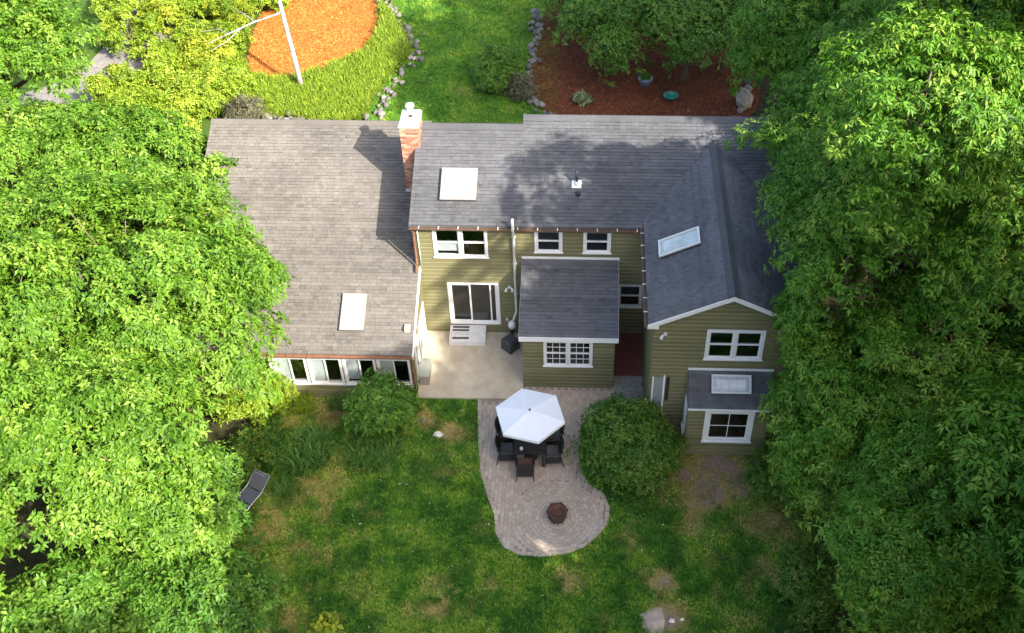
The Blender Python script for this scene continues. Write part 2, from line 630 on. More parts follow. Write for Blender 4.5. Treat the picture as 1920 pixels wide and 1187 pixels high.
# strip of red boards and gravel between the porch and the right wing
rb = MB().box(3.16, 4.17, -2.04, -.03, -.2, .02).build('red_walkway', M['interior'])
tag(rb, 'red painted board walkway between small porch and right wing', None, None, 'structure')
y = -2.03
while y < -.15:
    MB().box(3.165, 4.165, y, y + .243, .021, .05, random.random()).build('board', M['red_floor'], rb)
    y += .25
o = sheet('gravel_strip', [(3.14, -2.06), (4.19, -2.06), (4.6, -3.4), (4.6, -4.4), (3.2, -3.2), (3.14, -2.6)], .0, .1, M['gravel'])
dv = [(-25.5, 40), (-22.2, 24), (-22.6, 17.2), (-26, 14.8), (-22.0, 14.2), (-18.6, 17.5), (-18.4, 21.5), (-18.9, 26), (-17.5, 40)]
sheet('driveway', smooth_poly(dv), -.02, .1, M['asphalt'])
mul_l = smooth_poly([(-14.5, 17.4), (-15.2, 21), (-15.2, 25), (-13.6, 28.5), (-10.5, 28), (-9.0, 24), (-8.6, 21), (-9.2, 19.2), (-10.4, 18.1), (-12.2, 16.8)])
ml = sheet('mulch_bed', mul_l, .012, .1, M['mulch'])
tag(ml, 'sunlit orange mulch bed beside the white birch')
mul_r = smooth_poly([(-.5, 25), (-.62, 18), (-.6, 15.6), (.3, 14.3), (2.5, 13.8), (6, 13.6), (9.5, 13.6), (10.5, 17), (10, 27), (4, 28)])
mr = sheet('mulch_bed', mul_r, .012, .1, M['mulch_shaded'])
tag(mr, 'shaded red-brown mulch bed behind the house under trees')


# ------------------------------------------------------------------ leaves
def leaf_geo(rng, C, A, k, L, Wd, phi=(-.1, .7), droop=.25, tint0=None, lv=.35):
    """k leaves round each point C with axis A: folded two-triangle leaves"""
    n = len(C)
    A = A / np.linalg.norm(A, axis=1, keepdims=True)
    ref = np.where(np.abs(A[:, 2:3]) < .9, np.array([[0, 0, 1.]]), np.array([[1., 0, 0]]))
    e1 = np.cross(A, ref)
    e1 /= np.linalg.norm(e1, axis=1, keepdims=True)
    e2 = np.cross(A, e1)
    th = (np.arange(k)[None, :] / k * 2 * np.pi + rng.uniform(0, 6.28, (n, 1)) + rng.normal(0, .25, (n, k)))
    ph = rng.uniform(phi[0], phi[1], (n, k))
    d = (np.cos(ph) * np.cos(th))[..., None] * e1[:, None] + (np.cos(ph) * np.sin(th))[..., None] * e2[:, None] + np.sin(ph)[..., None] * A[:, None]
    d[..., 2] -= droop
    d /= np.linalg.norm(d, axis=2, keepdims=True)
    Ar = A[:, None] + rng.normal(0, .35, d.shape)
    s = np.cross(d, Ar)
    s /= np.linalg.norm(s, axis=2, keepdims=True) + 1e-9
    nn = np.cross(s, d)
    ll = (L * rng.uniform(1 - lv, 1 + lv, (n, k)))[..., None]
    ww = Wd * ll / L
    b = C[:, None] + d * ll * .12
    mid = b + d * ll * .42
    l = mid + s * ww * .5 + nn * ww * .16
    r = mid - s * ww * .5 + nn * ww * .16
    tp = b + d * ll
    tp[..., 2] -= (ll * .14)[..., 0]
    V = np.stack([b, l, tp, r], 2).reshape(-1, 3)
    m = n * k
    i = np.arange(m)[:, None] * 4
    F = np.concatenate([i + np.array([[0, 2, 1]]), i + np.array([[0, 3, 2]])], 1).reshape(-1, 3)
    tt = np.clip((tint0[:, None] if tint0 is not None else .5) + rng.normal(0, .14, (n, k)), 0, 1)
    return V, F, np.repeat(tt.ravel(), 2)


def crown_points(rng, lobes, nclump, per, rc=.5, low=-.35, inner=.22, bough=11):
    lob = np.array([l[:6] for l in lobes], float)
    wgt = np.array([l[3] * l[4] + l[3] * l[5] for l in lobes], float)
    wgt /= wgt.sum()
    which = rng.choice(len(lobes), nclump * 2, p=wgt)
    d = rng.normal(0, 1, (nclump * 2, 3))
    d /= np.linalg.norm(d, axis=1, keepdims=True)
    d[:, 2] = np.where(d[:, 2] < low, -d[:, 2], d[:, 2])
    rf = np.where(rng.random(nclump * 2) < inner, rng.uniform(.35, .75, nclump * 2), rng.uniform(.78, 1.05, nclump * 2))
    c = lob[which, :3] + d * lob[which, 3:6] * rf[:, None]
    keep = np.ones(len(c), bool)
    for i, L in enumerate(lob):
        q = (((c - L[:3]) / L[3:6]) ** 2).sum(1)
        keep &= (q > .42) | (which == i)
    c, d = c[keep], d[keep]
    # gather the clumps on boughs, leaving gaps between them
    nb = max(6, nclump // bough)
    bc, bd = c[:nb], d[:nb]
    wb = rng.integers(0, len(bc), nclump)
    d = bd[wb] + rng.normal(0, .22, (nclump, 3))
    off = rng.normal(0, 1, (nclump, 3)) * rc * .88
    bn = bd[wb] * .7 + np.array([0, 0, .75])
    bn /= np.linalg.norm(bn, axis=1, keepdims=True)
    al = (off * bn).sum(1, keepdims=True)
    off -= bn * al * .65
    off -= bn * ((off ** 2).sum(1, keepdims=True)) * .42
    c = bc[wb] + off
    n = len(c)
    nrm = d * .75 + np.array([0, 0, .8])
    nrm /= np.linalg.norm(nrm, axis=1, keepdims=True)
    ref = np.where(np.abs(nrm[:, 2:3]) < .9, np.array([[0, 0, 1.]]), np.array([[1., 0, 0]]))
    e1 = np.cross(nrm, ref)
    e1 /= np.linalg.norm(e1, axis=1, keepdims=True)
    e2 = np.cross(nrm, e1)
    rr = rc * np.sqrt(rng.random((n, per))) * rng.uniform(.7, 1.25, (n, 1))
    an = rng.uniform(0, 6.283, (n, per))
    rad = np.cos(an)[..., None] * e1[:, None] + np.sin(an)[..., None] * e2[:, None]
    P = c[:, None] + rad * rr[..., None] - nrm[:, None] * (rr ** 2 / rc * .55)[..., None] + rng.normal(0, .07, (n, per, 3))
    A = nrm[:, None] + rad * (rr / rc * .7)[..., None] + rng.normal(0, .2, (n, per, 3))
    ct = np.clip(rng.normal(.5, .17, n), .1, .95)
    return P.reshape(-1, 3), A.reshape(-1, 3), np.repeat(ct, per), c


def limbs(rng, base, top, lobes, tips, r0, ntip=60):
    """tapered trunk, a limb to each lobe, twigs to some clump centres"""
    mb = MB()
    base, top = Vector(base), Vector(top)
    tr = []
    for i in range(7):
        f = i / 6
        p = base.lerp(top, f) + Vector((math.sin(f * 5 + r0 * 30) * .12, math.cos(f * 4 + r0 * 20) * .12, 0)) * (f > 0)
        tr.append(p)
    mb.tube(tr, [r0 * (1.35 if i == 0 else 1 - .8 * i / 6) for i in range(7)], 9)
    lc = []
    for l in lobes:
        c = Vector(l[:3])
        f = .45 + .35 * random.random()
        s = tr[int(f * 6)]
        m = s.lerp(c, .5) + Vector((0, 0, -.25))
        mb.tube([s, m, c], [r0 * .42, r0 * .28, r0 * .14], 6)
        lc.append(c)
    for p in tips[rng.choice(len(tips), min(ntip, len(tips)), replace=False)]:
        p = Vector(p)
        c = min(lc, key=lambda q: (q - p).length)
        m = c.lerp(p, .5) + Vector((0, 0, -.1))
        mb.tube([c, m, p], [r0 * .13, r0 * .08, .012], 4, caps=False)
    return mb


def make_tree(name, label, loc, lobes, nclump, per, k, L, Wd, mat, seed, top=None, r0=.22, droop=.25, rc=.5, group=None, cat='tree', low=-.35, bark='bark', inner=.22, base=(0, 0, 0), ntip=60):
    rng = np.random.default_rng(seed)
    e = empty(name, loc, label, cat, group)
    P, A, ct, cc = crown_points(rng, lobes, nclump, per, rc, low, inner)
    V, F, T = leaf_geo(rng, P, A, k, L, Wd, droop=droop, tint0=ct)
    mesh_np('crown', V, F, T, mat, e)
    if top is None:
        top = (lobes[0][0] * .6, lobes[0][1] * .6, lobes[0][2])
    limbs(rng, base, top, lobes, cc, r0, ntip).build('trunk', M[bark], e, True)
    return e


def make_bush(name, label, loc, radii, npt, L, Wd, mat, seed, k=5, cat='shrub', group=None, zc=None, lumps=8, droop=.05, rc=.22):
    rng = np.random.default_rng(seed)
    zc = radii[2] * .85 if zc is None else zc
    lob = [(0, 0, zc, radii[0] * .82, radii[1] * .82, radii[2] * .86)]
    for i in range(lumps):
        a = 6.283 * i / max(1, lumps) + rng.uniform(-.3, .3)
        f = rng.uniform(.38, .74)
        q = rng.uniform(.28, .52)
        lob.append((radii[0] * f * math.cos(a), radii[1] * f * math.sin(a), zc + radii[2] * rng.uniform(-.2, .45), radii[0] * q, radii[1] * q, radii[2] * q))
    e = empty(name, loc, label, cat, group)
    per = 12
    P, A, ct, cc = crown_points(rng, lob, npt // per, per, rc, -.75, .25, 2)
    P[:, 2] = np.maximum(P[:, 2], .03)
    V, F, T = leaf_geo(rng, P, A, k, L, Wd, droop=droop, tint0=ct)
    mesh_np('foliage', V, F, T, mat, e)
    mb = MB()
    for p in cc[rng.choice(len(cc), min(14, len(cc)), replace=False)]:
        p = Vector(p)
        mb.tube([(p.x * .08, p.y * .08, -.05), p * .55 + Vector((0, 0, .1)), p], [.03, .02, .008], 5, caps=False)
    mb.build('stem', M['bark'], e, True)
    return e


def blade_geo(rng, C, nb, L, Wd, spread=.5, tint0=.5):
    """arching strap leaves from each point"""
    n = len(C)
    th = rng.uniform(0, 6.283, (n, nb))
    ln = L * rng.uniform(.6, 1.15, (n, nb))
    out = spread * rng.uniform(.3, 1.2, (n, nb))
    dr = np.stack([np.cos(th), np.sin(th), np.zeros_like(th)], -1)
    sd = np.stack([-np.sin(th), np.cos(th), np.zeros_like(th)], -1) * (Wd * .5)
    b = np.broadcast_to(C[:, None], dr.shape)
    pts = []
    for f, hh in ((0, 0), (.4, .62), (.75, .85), (1.0, .72)):
        p = b + dr * (ln * out * f ** 1.3)[..., None]
        p = p.copy()
        p[..., 2] += ln * hh * (1 - .35 * out)
        pts.append(p)
    wv = [.8, 1, .7]
    rows = []
    for i in range(3):
        rows += [pts[i] - sd * wv[i], pts[i] + sd * wv[i]]
    rows.append(pts[3])
    V = np.stack(rows, 2).reshape(-1, 3)
    i = np.arange(n * nb)[:, None] * 7
    F = np.concatenate([i + np.array([[a, b2, c]]) for a, b2, c in ((0, 1, 3), (0, 3, 2), (2, 3, 5), (2, 5, 4), (4, 5, 6))], 1).reshape(-1, 3)
    tt = np.clip(tint0 + rng.normal(0, .2, (n, nb)), 0, 1)
    return V, F, np.repeat(tt.ravel(), 5)


# ------------------------------------------------------------------ house
house = empty('house', (0, 0, 0), 'olive clapboard house with grey shingle roofs, brick chimney and gabled right wing', 'house')
XL, HE, EV, TM = -3.66, 5.11, .13, .427
YR1, YR2, XST = 3.49, 3.85, -.13
YL, HL, TL, YLR, XLL = -2.854, 1.966, .423, 5.39, -11.81
XR, YW, HR, TG, XP = 4.204, -4.593, 5.232, .496, 6.435
XRR = 2 * XP - XR
XE = 8.95
AL, AR, AY = .03, 3.128, -2.554
BX0, BX1, BY = 5.40, 7.95, -5.43
zmain = lambda y: HE + (y + EV) * TM
zleft = lambda y: HL + (y - YL) * TL
ZP = HR + (XP - XR + .2) * TG
zwing = lambda x: HR + (x - XR + .2) * TG if x < XP else HR + (2 * XP - x - XR + .2) * TG


def shingles(mb, O, S, U, rows, span, ex=.132, tw=(.11, .26), rng=random):
    O, S, U = Vector(O), Vector(S), Vector(U).normalized()
    N = S.cross(U)
    if N.z < 0:
        N = -N
    for i in range(rows):
        t0 = i * ex
        for (s0, s1) in span(t0 + ex / 2):
            s = s0
            rt = rng.gauss(.5, .045)
            while s < s1 - .02:
                e = min(s1, s + rng.uniform(*tw))
                if s1 - e < .09:
                    e = s1
                lift = rng.choice((.014, .018, .026))
                g = .004
                a, b = O + S * (s + g) + U * t0, O + S * (e - g) + U * t0
                c, d = O + S * (e - g) + U * (t0 + ex * 1.15), O + S * (s + g) + U * (t0 + ex * 1.15)
                bi = len(mb.V)
                mb.V += [tuple(a), tuple(b), tuple(a + N * lift), tuple(b + N * lift), tuple(c + N * .002), tuple(d + N * .002)]
                mb.F += [(bi, bi + 1, bi + 3, bi + 2), (bi + 2, bi + 3, bi + 4, bi + 5), (bi, bi + 2, bi + 5), (bi + 1, bi + 4, bi + 3)]
                tv = min(1, max(0, rng.gauss(rt, .055)))
                mb.T += [.15, tv, tv * .7, tv * .7]  # butt and side faces tinted darker, drawing the shadow line of each row
                s = e


def roof_part(name, corners, thick, m):
    """roof deck: quad extruded downwards"""
    return MB().prism([tuple(Vector(c) - Vector((0, 0, thick))) for c in corners], (0, 0, thick)).build(name, m, house)


# main roof: two ridge heights, front and back slopes
def slope_len(y0, y1, t):
    return (y1 - y0) * math.sqrt(1 + t * t)


sb = M['shingle_grey']
mroof = roof_part('roof', [(-3.81, -EV, HE), (XE, -EV, HE), (XE, YR2, zmain(YR2)), (XST, YR2, zmain(YR2)), (XST, YR1, zmain(YR1)), (-3.81, YR1, zmain(YR1))], .14, sb)
mroof['label'] = 'grey shingle roof over the two-storey middle block'
mb = MB()
for (xa, xb, yr) in ((-3.81, XST, YR1), (XST, XE, YR2)):
    yb = yr + (zmain(yr) - 4.2) / .85
    mb.prism([(xa, yr, zmain(yr) - .14), (xb, yr, zmain(yr) - .14), (xb, yb, 4.2 - .14), (xa, yb, 4.2 - .14)], (0, 0, .138))
mb.build('back_slope', sb, mroof)
mb = MB()


def span_main(t):
    y = -EV + t / math.sqrt(1 + TM * TM)
    r = [(0, (XST if y > YR1 - .05 else XE) + 3.81)] if y <= YR1 - .05 else [(XST + 3.81, XE + 3.81)]
    # leave out what lies under the right wing roof
    z = zmain(y)
    xl = XR - .2 + (z - HR) / TG
    xr = 2 * XP - xl
    out = []
    for a, b in r:
        if z < ZP and xr > xl:
            out += [(a, min(b, xl + .12 + 3.81)), (xr - .12 + 3.81, b)] if xr < XE else [(a, min(b, xl + .12 + 3.81))]
        else:
            out.append((a, b))
    return [(a, b) for a, b in out if b > a]


shingles(mb, (-3.81, -EV, HE + .002), (1, 0, 0), (0, 1, TM), int(slope_len(-EV, YR2, TM) / .132), span_main)
o = mb.build('shingles', sb, mroof)
o['kind'] = 'stuff'
mb = MB()
for (xa, xb, yr) in ((-3.81, XST, YR1), (XST, XE, YR2)):
    z = zmain(yr)
    mb.prism([(xa - .01, yr - .19, z - .055), (xa - .01, yr, z + .05), (xa - .01, yr + .19, z - .055), (xa - .01, yr + .19, z - .09), (xa - .01, yr - .19, z - .09)], (xb - xa + .02, 0, 0), .42)
mb.build('ridge_cap', sb, mroof)
# raised roof edge where the ridge steps
MB().prism([(XST - .02, YR1 - .1, zmain(YR1) - .1), (XST - .02, YR2, zmain(YR2) - .02), (XST - .02, YR2 + .5, zmain(YR2) - .25), (XST - .02, YR1 + .5, zmain(YR1) - .25)], (.05, 0, 0)).build('step_edge', M['offwhite'], mroof)

# left wing roof
sl_m = M['shingle_brown']
XLR = -3.64
yE = YL - .2
lroof = roof_part('roof', [(XLL, yE, zleft(yE)), (XLR, yE, zleft(yE)), (XLR, YLR, zleft(YLR)), (XLL, YLR, zleft(YLR))], .13, sl_m)
lroof['label'] = 'brown-grey shingle roof of the low left wing'
ybk = YLR + 2.6
MB().prism([(XLL, YLR, zleft(YLR) - .13), (XLR, YLR, zleft(YLR) - .13), (XLR, ybk, zleft(YLR) - 2.4), (XLL, ybk, zleft(YLR) - 2.4)], (0, 0, .128)).build('back_slope', sl_m, lroof)
mb = MB()
shingles(mb, (XLL, yE, zleft(yE) + .002), (1, 0, 0), (0, 1, TL), int(slope_len(yE, YLR, TL) / .132), lambda t: [(0, XLR - XLL)])
o = mb.build('shingles', sl_m, lroof)
o['kind'] = 'stuff'
z = zleft(YLR)
MB().prism([(XLL - .01, YLR - .17, z - .05), (XLL - .01, YLR, z + .05), (XLL - .01, YLR + .17, z - .05), (XLL - .01, YLR + .17, z - .08), (XLL - .01, YLR - .17, z - .08)], (XLR - XLL + .0, 0, 0), .4).build('ridge_cap', sl_m, lroof)

# right wing roof, two slopes running into the main roof
yG = YW - .2
wroof = empty('roof', (0, 0, 0), parent=house)
wroof['label'] = 'grey shingle gable roof of the right wing'
yv = (ZP - HE) / TM - EV
ye = (HR - HE) / TM - EV
dk = MB()
for s in (1, -1):
    f = lambda x: x if s == 1 else 2 * XP - x
    dk.prism([(f(XR - .2), yG, HR - .13), (f(XP), yG, ZP - .13), (f(XP), yv + .05, ZP - .13), (f(XR - .2), ye + .05, HR - .13)], (0, 0, .13))
dk.build('deck', sb, wroof)
mb = MB()
for s in (1, -1):
    f = lambda x: x if s == 1 else 2 * XP - x
    rows = int((XP - XR + .2) * math.sqrt(1 + TG * TG) / .132)

    def span_w(t):
        x = XR - .2 + t / math.sqrt(1 + TG * TG)
        z = HR + (x - XR + .2) * TG
        return [(0, (z - HE) / TM - EV - yG + .06)]
    shingles(mb, (f(XR - .2), yG, HR + .002), (0, 1, 0), (s, 0, TG), rows, span_w)
o = mb.build('shingles', sb, wroof)
o['kind'] = 'stuff'
MB().prism([(XP - .19, yG - .01, ZP - .06), (XP, yG - .01, ZP + .045), (XP + .19, yG - .01, ZP - .06), (XP + .19, yG - .01, ZP - .1), (XP - .19, yG - .01, ZP - .1)], (0, yv - yG + .02, 0), .3).build('ridge_cap', sb, wroof)
# white rake boards on the gable
for s in (1, -1):
    f = lambda x: x if s == 1 else 2 * XP - x
    MB().prism([(f(XR - .22), yG - .03, HR - .17), (f(XP), yG - .03, ZP - .17), (f(XP), yG - .03, ZP - .01), (f(XR - .22), yG - .03, HR - .01)], (0, .028, 0)).build('rake_board', M['white'], wroof)
MB().prism([(XR - .2, yG - .002, HR - .19), (XR + .12, yG - .002, HR - .19), (XR + .12, yG - .002, HR - .02), (XR - .2, yG - .002, HR - .1)], (0, .2, 0)).build('eave_return', M['white'], wroof)

# porch roof and bay roof
aroof = roof_part('roof', [(AL - .1, AY - .15, 2.505), (AR + .1, AY - .15, 2.505), (AR + .1, -.02, 3.655), (AL - .1, -.02, 3.655)], .12, sb)
aroof['label'] = 'small grey shingle lean-to roof over the porch room'
mb = MB()
shingles(mb, (AL - .1, AY - .15, 2.507), (1, 0, 0), (0, AY * -1 + .13, 1.15), int(2.9 / .132), lambda t: [(0, AR - AL + .2)])
o = mb.build('shingles', sb, aroof)
o['kind'] = 'stuff'
MB().box(AL - .11, AR + .11, AY - .18, AY - .153, 2.32, 2.515).build('fascia', M['white'], aroof)
MB().box(AL - .11, AR + .13, -.055, -.022, 3.64, 3.72).build('flashing', M['white'], aroof)
for xx in (AL - .11, AR + .102):
    MB().prism([(xx, AY - .15, 2.36), (xx, -.06, 3.48), (xx, -.06, 3.62), (xx, AY - .15, 2.49)], (.012, 0, 0)).build('rake_board', M['offwhite'], aroof)
broof = roof_part('roof', [(BX0 - .02, BY - .15, 2.372), (BX1 + .05, BY - .15, 2.372), (BX1 + .05, YW - .02, 3.14), (BX0 - .02, YW - .02, 3.14)], .1, sb)
broof['label'] = 'little shingle roof over the ground floor bay'
mb = MB()
shingles(mb, (BX0 - .02, BY - .15, 2.374), (1, 0, 0), (0, .967, .768), 9, lambda t: [(0, BX1 - BX0 + .07)])
o = mb.build('shingles', sb, broof)
o['kind'] = 'stuff'
MB().box(BX0 - .04, BX1 + .07, BY - .172, BY - .152, 2.30, 2.385).build('fascia', M['white'], broof)
MB().box(BX0 - .04, BX1 + .07, YW - .055, YW - .024, 3.13, 3.21).build('flashing', M['white'], broof)

# ---- walls with clapboards
unit = MB().prism([(0, 0, 0), (0, .036, 0), (0, .030, .112), (0, .008, .134), (0, .003, .172), (0, 0, .172)], (1, 0, 0))
um = unit.build('clapboard', M['siding'])
UNIT = um.data
bpy.data.objects.remove(um)
EXP = .168


def subtract(iv, cuts):
    for c0, c1 in cuts:
        o = []
        for a, b in iv:
            if c1 <= a or c0 >= b:
                o.append((a, b))
            else:
                if c0 > a:
                    o.append((a, c0))
                if c1 < b:
                    o.append((c1, b))
        iv = o
    return iv


def wall(W, L, z0, z1, openings=(), topfn=None, boards=True, name='wall'):
    """backing slabs round the openings, then clapboards one by one"""
    mb = MB()
    us = sorted({0, L, *[v for o in openings for v in o[:2]]})
    zs = sorted({z0, z1, *[v for o in openings for v in o[2:4]]})
    for i in range(len(us) - 1):
        for j in range(len(zs) - 1):
            uc, zc = (us[i] + us[i + 1]) / 2, (zs[j] + zs[j + 1]) / 2
            if any(o[0] < uc < o[1] and o[2] < zc < o[3] for o in openings):
                continue
            mb.wbox(W, us[i], us[i + 1], -.12, 0, zs[j], zs[j + 1])
    if topfn:
        n = 24
        pts = [W.P(0, -.12, z1)] + [W.P(L * k / n, -.12, max(z1, topfn(L * k / n))) for k in range(n + 1)] + [W.P(L, -.12, z1)]
        mb.prism(pts, W.N * .12)
    w_ = mb.build(name, M['siding_back'], house)
    if not boards:
        return w_
    zb = z0
    zmax = z1 if not topfn else max(topfn(L * k / 40) for k in range(41))
    while zb < zmax - .05:
        zc = zb + EXP / 2
        iv = [(0.0, L)]
        if zc > z1 and topfn:
            us_ = [L * k / 200 for k in range(201) if topfn(L * k / 200) > zc]
            if len(us_) < 3:
                break
            iv = [(us_[0], us_[-1])]
        iv = subtract(iv, [(o[0], o[1]) for o in openings if o[2] - .02 < zc < o[3] + .02])
        for a, b in iv:
            if b - a < .04:
                continue
            ob = bpy.data.objects.new('clapboard', UNIT)
            COL.objects.link(ob)
            ob.parent = w_
            T, N = W.T, W.N
            st = W.P(a, 0.001, zb)
            if T.cross(N).z < 0:
                T, st = -T, W.P(b, 0.001, zb)
            T = T * (b - a)
            ob.matrix_basis = Matrix(((T.x, N.x, 0, st.x), (T.y, N.y, 0, st.y), (T.z, N.z, 1, st.z), (0, 0, 0, 1)))
        zb += EXP
    return w_


def window(W, u0, u1, z0, z1, units=1, style='hung', trim=.085, grid=None, blinds=(), label=None, mull=.11, name='window', tm=None):
    """window with outer trim, sashes and panes; W is the wall basis"""
    tm = tm or M['white']
    e = empty(name, W.P((u0 + u1) / 2, 0, z0), parent=house)
    if label:
        e['label'] = label
    off = Vector(e.location)
    W2 = Wall(W.O - off, W.T, W.N)
    mb = MB()
    a, b = -.1, .052
    mb.wbox(W2, u0, u0 + trim, a, b, z0, z1)
    mb.wbox(W2, u1 - trim, u1, a, b, z0, z1)
    mb.wbox(W2, u0 + trim, u1 - trim, a, b, z1 - trim, z1)
    mb.wbox(W2, u0 + trim, u1 - trim, a, b, z0, z0 + trim)
    mb.build('frame', tm, e)
    MB().wbox(W2, u0 - .03, u1 + .03, .054, .095, z0 + .01, z0 + .055).build('sill', tm, e)
    iw = (u1 - u0 - 2 * trim - mull * (units - 1)) / units
    for k in range(units):
        ua = u0 + trim + k * (iw + mull)
        ub = ua + iw
        if k:
            MB().wbox(W2, ua - mull, ua, a, b - .004, z0 + trim, z1 - trim).build('mullion', tm, e)
        zi0, zi1 = z0 + trim, z1 - trim
        if style == 'hung':
            zm = (zi0 + zi1) / 2
            parts = [(ua, ub, zm - .02, zi1, -.03), (ua, ub, zi0, zm + .02, .0)]
        elif style == 'slide':
            um_ = (ua + ub) / 2
            parts = [(ua, um_ + .02, zi0, zi1, .0), (um_ - .02, ub, zi0, zi1, -.035)]
        else:
            parts = [(ua, ub, zi0, zi1, .0)]
        for j, (p0, p1, q0, q1, dn) in enumerate(parts):
            f = .038
            mb = MB()
            n0, n1 = dn - .02, dn + .018
            mb.wbox(W2, p0, p0 + f, n0, n1, q0, q1)
            mb.wbox(W2, p1 - f, p1, n0, n1, q0, q1)
            mb.wbox(W2, p0 + f, p1 - f, n0, n1, q1 - f, q1)
            mb.wbox(W2, p0 + f, p1 - f, n0, n1, q0, q0 + f)
            if grid:
                gu, gz = grid
                for g_ in range(1, gu):
                    uu = p0 + (p1 - p0) * g_ / gu
                    mb.wbox(W2, uu - .011, uu + .011, n0 + .012, n1 - .004, q0 + f, q1 - f)
                for g_ in range(1, gz):
                    zz = q0 + (q1 - q0) * g_ / gz
                    mb.wbox(W2, p0 + f, p1 - f, n0 + .013, n1 - .005, zz - .011, zz + .011)
            mb.build('sash', tm, e)
            MB().wbox(W2, p0 + f - .003, p1 - f + .003, dn - .006, dn + .001, q0 + f - .003, q1 - f + .003).build('pane', M['glass_clear'] if dict(blinds).get((k, j), 0) > .7 else M['glass'], e)
            bl = dict(blinds).get((k, j))
            if bl:
                zlo = q1 - f - (q1 - q0 - 2 * f) * bl
                MB().wbox(W2, p0 + .01, p1 - .01, dn - .045, dn - .038, zlo, q1 - .01).build('blind', M['blind'], e)
    return e


WM = Wall((0, 0, 0), (1, 0, 0), (0, -1, 0))
# openings in wall u = x - XL
mo = [(-3.07, -1.22, 3.62, 4.92), (.37, 1.31, 3.90, 4.90), (2.01, 2.94, 3.90, 4.90), (-2.74, -.92, .46, 2.47), (3.24, 4.12, 1.40, 2.50)]
WMs = Wall((XL, 0, 0), (1, 0, 0), (0, -1, 0))
cut = [(a - XL + .03, b - XL - .03, c + .03, d - .03) for a, b, c, d in mo]
porch_cut = (AL - XL, AR - XL, -.1, 2.4)
wall(WMs, XR - XL, -.1, 5.0, cut, boards=True)['label'] = 'olive clapboard back wall of the middle block'
window(WM, *mo[0], units=2, blinds={(0, 1): .75, (1, 0): .12}.items(), label='large double window on the upper floor')
window(WM, *mo[1], blinds={(0, 1): .18}.items(), label='upper window left of the pair over the porch roof')
window(WM, *mo[2], blinds={(0, 0): .25}.items(), label='upper window right of the pair over the porch roof')
window(WM, *mo[4], tm=M['offwhite'], label='window beside the porch roof')
# sliding glass door
dr = empty('sliding_door', (-1.83, 0, .46), parent=house)
WD = Wall(Vector((1.83, 0, -.46)), (1, 0, 0), (0, -1, 0))
u0, u1, z0, z1 = mo[3]
mb = MB()
mb.wbox(WD, u0, u0 + .1, -.1, .05, z0, z1).wbox(WD, u1 - .1, u1, -.1, .05, z0, z1)
mb.wbox(WD, u0 + .1, u1 - .1, -.1, .05, z1 - .075, z1).wbox(WD, u0 + .1, u1 - .1, -.1, .06, z0, z0 + .07)
mb.build('frame', M['white'], dr)
for p0, p1, dn, bt in ((u0 + .1, -1.93, .01, .12), (-2.0, u1 - .1, -.035, .05)):
    mb = MB()
    f = .055
    q0, q1 = z0 + .07, z1 - .075
    mb.wbox(WD, p0, p0 + f, dn - .02, dn + .02, q0, q1).wbox(WD, p1 - f, p1, dn - .02, dn + .02, q0, q1)
    mb.wbox(WD, p0 + f, p1 - f, dn - .02, dn + .02, q1 - f, q1).wbox(WD, p0 + f, p1 - f, dn - .02, dn + .02, q0, q0 + bt)
    if dn < 0:
        mb.wbox(WD, p1 - .25, p1 - .2, dn - .018, dn + .03, q0 + bt, q1 - f)
    mb.build('door_panel', M['white'], dr)
    MB().wbox(WD, p0 + f - .003, p1 - f + .003, dn - .006, dn + .0, q0 + bt - .003, q1 - f + .003).build('pane', M['glass'], dr)
MB().wbox(WD, -1.985, -1.95, .032, .07, 1.3, 1.62).build('handle', M['white'], dr)

# hidden walls close the house
mb = MB()
wall(Wall((XL, 6.2, 0), (0, -1, 0), (-1, 0, 0)), 6.2, -.3, 4.3, topfn=lambda u: max(4.3, min(zmain(6.2 - u) - .12, 4.3 + u * .85)), boards=False)
wall(Wall((XRR, YW, 0), (0, 1, 0), (1, 0, 0)), 10.6, -.3, 4.3, topfn=lambda u: max(4.3, min(5.05, 4.3 + (10.6 - u) * .8)), boards=False)
wall(Wall((XRR, 6.2, 0), (-1, 0, 0), (0, 1, 0)), XRR - XL, -.3, 4.2, boards=False)
wall(Wall((XLL + .2, 7.6, 0), (0, -1, 0), (-1, 0, 0)), 7.6 - YL, -.6, 1.7, topfn=lambda u: max(1.7, min(zleft(7.6 - u) - .12, 3.1 + u * .9)), boards=False)
wall(Wall((XL, 7.6, 0), (-1, 0, 0), (0, 1, 0)), XL - XLL - .2, -.6, 3.1, boards=False)
for nm, bx in (('floor', (XL, XRR - .1, .1, 6.1, 2.62, 2.8)), ('floor', (XL, XRR - .1, .1, 6.1, .1, .2)), ('floor', (XR + .1, XRR - .1, YW + .1, .09, 2.62, 2.8)),
               ('floor', (XR + .1, XRR - .1, YW + .1, .09, 0, .1)), ('floor', (XLL + .3, XL - .1, YL + .1, 7.5, -.5, -.4))):
    MB().box(*bx).build(nm, M['interior'], house)
MB().box(XL + .1, XRR - .1, 3.2, 3.3, .2, 5.0).build('partition', M['interior_wall'], house)
MB().box(XLL + .3, XL - .1, 1.2, 1.3, -.4, 3.2).build('partition', M['interior_wall'], house)
MB().box(XR + .1, XRR - .1, -1.4, -1.3, 0, 5.0).build('partition', M['interior_wall'], house)

